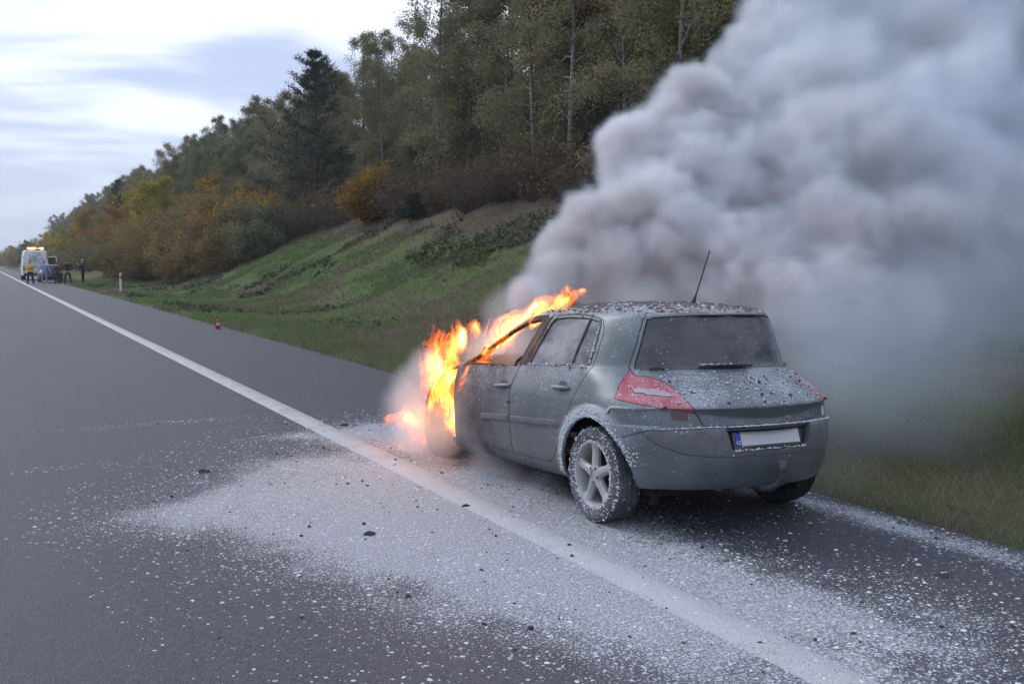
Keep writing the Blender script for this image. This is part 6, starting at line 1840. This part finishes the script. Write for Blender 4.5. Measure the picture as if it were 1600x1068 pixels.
def flame(label, chains, flow, seed, vox=0.011, amp=2.3, isos=(0.18, 0.42, 0.68, 0.96), light=None):
    import openvdb as vdb
    A = np.array([p for c in chains for p in c])
    lo = A[:, :3].min(0) - 0.22; hi = A[:, :3].max(0) + 0.26
    lo[2] = max(lo[2], 0.0)
    n = np.ceil((hi - lo) / vox).astype(int)
    g = np.stack(np.meshgrid(*[lo[a] + vox * np.arange(n[a]) for a in range(3)], indexing='ij'), -1).reshape(-1, 3)
    # wander, so that tongues curl
    wv = np.stack([noise3(g * 5.0, seed + q) + 0.5 * noise3(g * 12.0, seed + q + 7) for q in range(3)], -1) - 0.75
    q = g + wv * 0.10
    f = np.full(len(g), -9.0)
    for c in chains:
        c = np.array(c)
        for i in range(len(c) - 1):
            a, b_ = c[i, :3], c[i + 1, :3]; ra, rb = c[i, 3], c[i + 1, 3]
            ab = b_ - a; t = np.clip(((q - a) @ ab) / (ab @ ab), 0, 1)
            d = np.linalg.norm(q - (a + t[:, None] * ab), axis=1)
            f = np.maximum(f, 1.0 - d / (ra + (rb - ra) * t))
    # filaments: noise stretched along the way the fire runs
    flow = np.array(flow, float); flow /= np.linalg.norm(flow)
    e1 = np.cross(flow, (0.3, 1, 0.1)); e1 /= np.linalg.norm(e1); e2 = np.cross(flow, e1)
    m = f > -1.4
    qs = q[m] + wv[m] * 0.05
    U = np.stack([qs @ e1 / 0.055, qs @ e2 / 0.055, qs @ flow / 0.26], -1)
    nz = 0.48 * noise3(U, seed + 31) + 0.30 * noise3(U * 2.1, seed + 32) + 0.22 * noise3(U * 4.3, seed + 33)
    val = np.full(len(g), -1.0); val[m] = np.minimum(f[m], 0.62) + (nz - 0.555) * amp
    val = val.reshape(n)
    val[0], val[-1] = -1, -1; val[:, 0], val[:, -1] = -1, -1; val[:, :, 0], val[:, :, -1] = -1, -1
    cen = (lo + hi) / 2; base = Vector((cen[0], cen[1], lo[2]))
    grid = vdb.FloatGrid(-1.0)
    grid.copyFromArray(np.ascontiguousarray(val, dtype=np.float64))
    Vs, Fs, Ms = [], [], []
    off = 0
    for k, iso in enumerate(isos):
        p, quads = grid.convertToQuads(isovalue=iso)
        if len(quads) == 0: continue
        Vs.append(np.array(p) * vox + lo - np.array(base)); Fs.append(np.array(quads) + off); Ms.append(np.full(len(quads), k)); off += len(p)
    me = np_mesh('flame', np.concatenate(Vs), np.concatenate(Fs).astype(np.int32), True)
    for m_ in FL: me.materials.append(m_)
    me.polygons.foreach_set('material_index', np.concatenate(Ms).astype(np.int32))
    o = link_mesh('flame', me); o.location = base
    tag(o, label, 'flame', 'flames')
    for (x, y, z, r, pw) in (light or ()):
        ld = bpy.data.lights.new('fire_glow', 'POINT'); ld.energy = pw; ld.color = (1.0, 0.36, 0.10); ld.shadow_soft_size = r
        lo_ = bpy.data.objects.new('fire_glow', ld); COL.objects.link(lo_); lo_.location = (x, y, z)
    return o
flame('tall column of orange flame rising from the burning front wheel and wing',
      [[(3.6, 8.05, 0.17, 0.06), (3.6, 8.12, 0.35, 0.11), (3.58, 8.2, 0.56, 0.19), (3.56, 8.29, 0.78, 0.20), (3.63, 8.32, 0.92, 0.19), (3.75, 8.32, 1.02, 0.14), (3.85, 8.32, 1.09, 0.09), (3.93, 8.28, 1.14, 0.045)],
       [(3.62, 8.04, 0.14, 0.05), (3.62, 8.06, 0.36, 0.06), (3.61, 8.02, 0.53, 0.055), (3.64, 7.96, 0.67, 0.05)], [(3.51, 8.38, 0.86, 0.06), (3.52, 8.3, 0.64, 0.07), (3.47, 8.25, 0.45, 0.03)]],
      (0.10, 0.02, 1.0), 3, light=[(3.62, 8.2, 0.55, 0.16, 8), (3.66, 8.3, 0.95, 0.18, 7)])
flame('long tongue of yellow flame running up the windscreen pillar and over the roof edge',
      [[(3.57, 7.77, 0.66, 0.05), (3.62, 7.75, 0.74, 0.09), (3.64, 7.7, 0.86, 0.085), (3.68, 7.63, 0.97, 0.055), (3.71, 7.57, 1.07, 0.07), (3.75, 7.44, 1.15, 0.095), (3.81, 7.3, 1.23, 0.10), (3.86, 7.11, 1.33, 0.095), (3.91, 6.93, 1.40, 0.08), (3.97, 6.79, 1.45, 0.055), (4.03, 6.60, 1.475, 0.02)],
       [(3.85, 7.06, 1.20, 0.03), (3.85, 7.01, 1.31, 0.055), (3.86, 6.95, 1.37, 0.045)]],
      (0.22, -0.62, 0.66), 11, light=[(3.70, 7.45, 1.22, 0.12, 9)])
flame('small yellow flames licking inside the empty front window', [[(3.74, 7.49, 1.07, 0.055), (3.78, 7.37, 1.13, 0.06), (3.83, 7.29, 1.18, 0.04)], [(3.67, 7.63, 0.91, 0.04), (3.70, 7.61, 0.95, 0.042)]], (0.25, -0.6, 0.6), 23)
flame('low yellow flame on the asphalt in front of the burning wheel', [[(3.42, 9.14, 0.24, 0.07), (3.50, 9.02, 0.24, 0.13), (3.55, 8.9, 0.20, 0.13), (3.58, 8.80, 0.13, 0.09), (3.60, 8.72, 0.06, 0.06)], [(3.44, 8.62, 0.10, 0.05), (3.47, 8.55, 0.28, 0.08), (3.48, 8.5, 0.45, 0.06)]], (0.35, -0.1, 0.8), 37, amp=2.1, light=[(3.50, 8.92, 0.26, 0.16, 2.4)])

# ================================================================== smoke
SMOKE = [(4.5, 8.48, 1.39, 0.22), (4.87, 8.65, 1.58, 0.32), (5.22, 8.95, 1.86, 0.42), (5.58, 8.99, 1.96, 0.55), (5.41, 8.59, 1.58, 0.5), (6.17, 9.05, 2.13, 0.7), (6.6, 9.57, 2.93, 0.55), (6.92, 9.65, 3.17, 0.52), (6.39, 9.58, 3.06, 0.32), (6.41, 9.42, 2.67, 0.5), (6.84, 9.31, 2.68, 0.75), (7.37, 9.67, 3.38, 0.6), (7.55, 9.54, 2.94, 0.85), (7.32, 8.91, 2.25, 0.95), (6.56, 8.47, 1.73, 0.75), (6.03, 8.39, 1.58, 0.55), (6.82, 7.98, 1.58, 0.8), (8.40, 10.12, 4.25, 0.36), (8.17, 10.1, 4.05, 0.34), (8.66, 9.85, 3.90, 0.45), (9.05, 10.15, 4.76, 0.62), (9.14, 9.75, 4.27, 0.88), (9.39, 10.14, 5.23, 0.9), (9.8, 9.67, 4.78, 1.1), (8.55, 9.29, 3.4, 0.95), (9.02, 9.06, 3.55, 1.1), (7.95, 8.61, 2.46, 1.1), (7.59, 7.83, 1.77, 0.9), (8.57, 8.3, 2.53, 1.2), (9.85, 8.88, 3.81, 1.2), (9.17, 8.23, 2.76, 1.3), (8.38, 7.65, 1.77, 1.0), (10.74, 8.92, 4.42, 0.9), (9.96, 8.32, 3.23, 1.2), (9.31, 7.66, 2.24, 1.25), (10.3, 7.65, 2.76, 1.2), (9.73, 7.19, 1.83, 1.0), (9.3, 7.15, 1.57, 0.75), (8.66, 7.25, 1.44, 0.7), (7.19, 7.32, 1.28, 0.6), (7.69, 7.16, 1.21, 0.55), (6.72, 7.33, 1.29, 0.5), (10.53, 7.04, 2.31, 1.3), (11.27, 7.43, 3.35, 1.2), (11.79, 7.0, 2.84, 1.2), (11.9, 8.55, 4.46, 0.8), (10.58, 9.82, 6.02, 1.2), (11.92, 9.36, 6.08, 1.2), (12.54, 8.51, 5.15, 1.1), (12.85, 7.09, 3.63, 1.3)]
THIN = [(6.73, 6.61, 0.87, 0.85, 0.3), (6.27, 6.36, 0.43, 0.7, 0.2), (7.22, 6.55, 0.51, 0.9, 0.15), (8.14, 6.78, 0.79, 0.8, 0.22), (6.26, 6.74, 0.88, 0.6, 0.35), (5.63, 5.76, 0.12, 0.45, 0.12), (7.36, 6.9, 1.09, 0.9, 0.7), (6.5, 6.9, 0.95, 0.75, 0.7), (8.39, 6.86, 1.30, 1.15, 0.45), (9.32, 6.65, 1.60, 1.15, 0.40), (7.4, 6.6, 0.75, 1.1, 0.28), (10.4, 6.5, 1.95, 1.1, 0.35)]
NEAR = [(3.62, 9.20, 0.30, 0.30, 0.9), (3.66, 9.1, 0.52, 0.27, 1.0), (3.68, 8.92, 0.76, 0.22, 0.9), (3.42, 8.60, 0.08, 0.22, 0.5), (3.38, 8.35, 0.28, 0.28, 0.75), (3.40, 8.55, 0.12, 0.25, 0.6), (3.46, 8.10, 0.16, 0.28, 0.8), (3.50, 7.83, 0.40, 0.28, 0.55), (3.65, 7.73, 0.64, 0.22, 0.4), (3.66, 7.57, 0.24, 0.25, 0.5), (3.71, 7.2, 0.06, 0.22, 0.4), (3.74, 6.73, 0.02, 0.2, 0.3), (3.61, 7.47, 0.05, 0.22, 0.5), (4.04, 8.34, 0.84, 0.3, 0.8), (4.11, 7.97, 0.95, 0.35, 0.9), (4.06, 8.67, 0.93, 0.25, 0.5), (4.34, 8.55, 1.23, 0.28, 0.5), (4.61, 8.43, 1.35, 0.3, 0.7), (5.11, 7.49, 1.32, 0.35, 0.5), (5.55, 7.16, 1.4, 0.35, 0.4)]

def mat_smoke(name, dens, c_lo, c_hi, aniso=0.1):
    b = NB(name)
    pv = b.node('ShaderNodeVolumePrincipled')
    p = b.pos()
    n = b.noise(p, 0.75, 3, 0.55)
    at = b.node('ShaderNodeAttribute', attribute_name='density')
    thick = b.mix(b.step(n, 0.36, 0.60), c_lo, c_hi)
    b.put(pv.inputs['Color'], b.mix(b.step(at.outputs['Fac'], 0.02, 0.55), (0.86, 0.93, 1.0), thick))
    b.put(pv.inputs['Density'], b.math('MULTIPLY', at.outputs['Fac'], dens))
    pv.inputs['Density Attribute'].default_value = ''
    pv.inputs['Anisotropy'].default_value = aniso
    b.l.new(pv.outputs[0], b.out.inputs['Volume'])
    b.m.cycles.volume_sampling = 'MULTIPLE_IMPORTANCE'
    b.m.cycles.volume_interpolation = 'LINEAR'
    return b.m

def smoke_cloud(name, blobs, lo, hi, vox, mat, label, warp=(0.55, 0.8), fine=(0.58, 2.8), edge=0.34, thin=None, seed=0.0):
    """a fog grid: soft balls of smoke run together, torn by turbulence"""
    ng = bpy.data.node_groups.new(name, 'GeometryNodeTree')
    ng.interface.new_socket('Geometry', in_out='INPUT', socket_type='NodeSocketGeometry')
    ng.interface.new_socket('Geometry', in_out='OUTPUT', socket_type='NodeSocketGeometry')
    N, L = ng.nodes, ng.links
    def put(s, v):
        if isinstance(v, bpy.types.NodeSocket): L.new(v, s)
        else: s.default_value = v
    def m(op, a, b_=0.0, c=None, clamp=False):
        x = N.new('ShaderNodeMath'); x.operation = op; x.use_clamp = clamp
        put(x.inputs[0], a); put(x.inputs[1], b_)
        if c is not None: put(x.inputs[2], c)
        return x.outputs[0]
    def vm(op, a, b_=None, out=0, scale=None):
        x = N.new('ShaderNodeVectorMath'); x.operation = op; put(x.inputs[0], a)
        if b_ is not None: put(x.inputs[1], b_)
        if scale is not None: put(x.inputs['Scale'], scale)
        return x.outputs[out]
    def noise(vec, sc, det, rough=0.55, out='Fac'):
        x = N.new('ShaderNodeTexNoise'); put(x.inputs['Vector'], vec); x.inputs['Scale'].default_value = sc; x.inputs['Detail'].default_value = det; x.inputs['Roughness'].default_value = rough
        return x.outputs[out]
    pos = vm('ADD', N.new('GeometryNodeInputPosition').outputs[0], (seed, seed * 1.7, seed * 0.3))
    w = vm('SUBTRACT', noise(pos, warp[1], 3, 0.5, 'Color'), (0.5, 0.5, 0.5))
    p2 = vm('ADD', N.new('GeometryNodeInputPosition').outputs[0], vm('SCALE', w, scale=warp[0]))
    val = None
    for bl in blobs:
        d = vm('DISTANCE', p2, tuple(bl[:3]), out=1)
        v = m('MULTIPLY_ADD', d, -1.0 / bl[3], 1.0)
        if len(bl) > 4: v = m('MULTIPLY', m('MAXIMUM', v, 0.0), bl[4])
        if val is None: val = v
        elif len(bl) > 4: val = m('ADD', val, v)
        else: val = m('SMOOTH_MAX', val, v, 0.12)
    # cauliflower edges: folded noise at two sizes
    f1 = m('ABSOLUTE', m('SUBTRACT', noise(pos, fine[1], 2, 0.5), 0.5))
    f2 = noise(pos, fine[1] * 2.2, 5, 0.62)
    f3 = noise(pos, fine[1] * 0.45, 2, 0.5)
    t = m('ADD', m('MULTIPLY', f1, -1.3 * fine[0]), m('MULTIPLY', m('SUBTRACT', f2, 0.5), fine[0] * 0.9))
    sx = N.new('ShaderNodeSeparateXYZ'); L.new(N.new('GeometryNodeInputPosition').outputs[0], sx.inputs[0])
    cl = N.new('ShaderNodeMapRange'); cl.interpolation_type = 'SMOOTHSTEP'; put(cl.inputs['Value'], sx.outputs[0]); cl.inputs['From Min'].default_value = 7.0; cl.inputs['From Max'].default_value = 8.8
    calm = cl.outputs[0]
    t = m('MULTIPLY', t, m('SUBTRACT', 1.0, m('MULTIPLY', calm, 0.66)))
    t = m('ADD', t, m('MULTIPLY', m('SUBTRACT', f3, 0.47), fine[0] * 1.2))
    mr = N.new('ShaderNodeMapRange'); mr.interpolation_type = 'SMOOTHSTEP'
    if len(blobs[0]) > 4:
        dn = m('MULTIPLY', val, m('MAXIMUM', m('MULTIPLY_ADD', t, 1.6, 0.75), 0.0))
    else:
        put(mr.inputs['Value'], m('ADD', val, t)); put(mr.inputs['From Min'], 0.0); put(mr.inputs['From Max'], edge)
        dn = mr.outputs[0]
        # torn, uneven inside
        h = noise(pos, 1.15, 4, 0.6)
        mr2 = N.new('ShaderNodeMapRange'); put(mr2.inputs['Value'], h); put(mr2.inputs['From Min'], 0.36); put(mr2.inputs['From Max'], 0.62); put(mr2.inputs['To Min'], 0.25); put(mr2.inputs['To Max'], 1.3)
        dn = m("MULTIPLY", dn, mr2.outputs[0])
        dn = m("MULTIPLY", dn, m("SUBTRACT", 1.0, m("MULTIPLY", calm, 0.62)))
    if thin:
        tv = None
        for bl in thin:
            d = vm('DISTANCE', p2, tuple(bl[:3]), out=1)
            v = m('MULTIPLY', m('MAXIMUM', m('MULTIPLY_ADD', d, -1.0 / bl[3], 1.0), 0.0), bl[4] * 0.125)
            tv = v if tv is None else m('ADD', tv, v)
        dn = m('ADD', dn, m('MULTIPLY', tv, m('MAXIMUM', m('MULTIPLY_ADD', m('SUBTRACT', f2, 0.5), 1.2, 1.0), 0.0)))
    vc = N.new('GeometryNodeVolumeCube')
    put(vc.inputs['Density'], dn); vc.inputs['Min'].default_value = lo; vc.inputs['Max'].default_value = hi
    for a, k in enumerate(('Resolution X', 'Resolution Y', 'Resolution Z')): vc.inputs[k].default_value = max(8, int((hi[a] - lo[a]) / vox))
    sm = N.new('GeometryNodeSetMaterial'); L.new(vc.outputs[0], sm.inputs['Geometry']); sm.inputs['Material'].default_value = mat
    go = N.new('NodeGroupOutput'); L.new(sm.outputs[0], go.inputs[0])
    me = bpy.data.meshes.new(name); me.materials.append(mat)
    o = link_mesh(name, me)
    md = o.modifiers.new('smoke', 'NODES'); md.node_group = ng
    tag(o, label, 'smoke', kind='stuff')
    return o
M['smoke'] = mat_smoke('grey smoke', 10.0, (0.80, 0.775, 0.775), (0.94, 0.935, 0.95))
M['smoke_thin'] = mat_smoke('thin smoke', 1.9, (0.93, 0.92, 0.94), (0.96, 0.96, 0.98))
M['smoke_fire'] = mat_smoke('smoke by the fire', 6.0, (0.80, 0.77, 0.76), (0.88, 0.87, 0.88))
smoke_cloud('smoke', SMOKE, (4.0, 4.9, -0.1), (14.2, 11.8, 7.4), 0.060, M['smoke'], 'thick grey smoke billowing from the burning car and drifting over the bank', thin=THIN)
smoke_cloud('smoke', NEAR, (2.9, 6.2, -0.05), (6.0, 9.5, 1.9), 0.04, M['smoke_fire'], 'smoke curling round the flames, the front wheel and the open front window', warp=(0.22, 2.4), fine=(0.6, 5.0), seed=7.0)
# ================================================================== the air itself: thin evening haze
hb = bmesh.new(); box(hb, (0, 900, 38), (3400, 4200, 240))
for v_ in hb.verts: v_.co.z = -60 if v_.co.z < 0 else 75
b = NB('haze')
pv = b.node('ShaderNodeVolumePrincipled'); pv.inputs['Color'].default_value = (0.93, 0.95, 1.0, 1); pv.inputs['Density'].default_value = HAZE
pv.inputs['Density Attribute'].default_value = ''; pv.inputs['Anisotropy'].default_value = 0.2
b.l.new(pv.outputs[0], b.out.inputs['Volume'])
tag(bm_obj('haze', hb, b.m, None, smooth=False), kind='stuff')
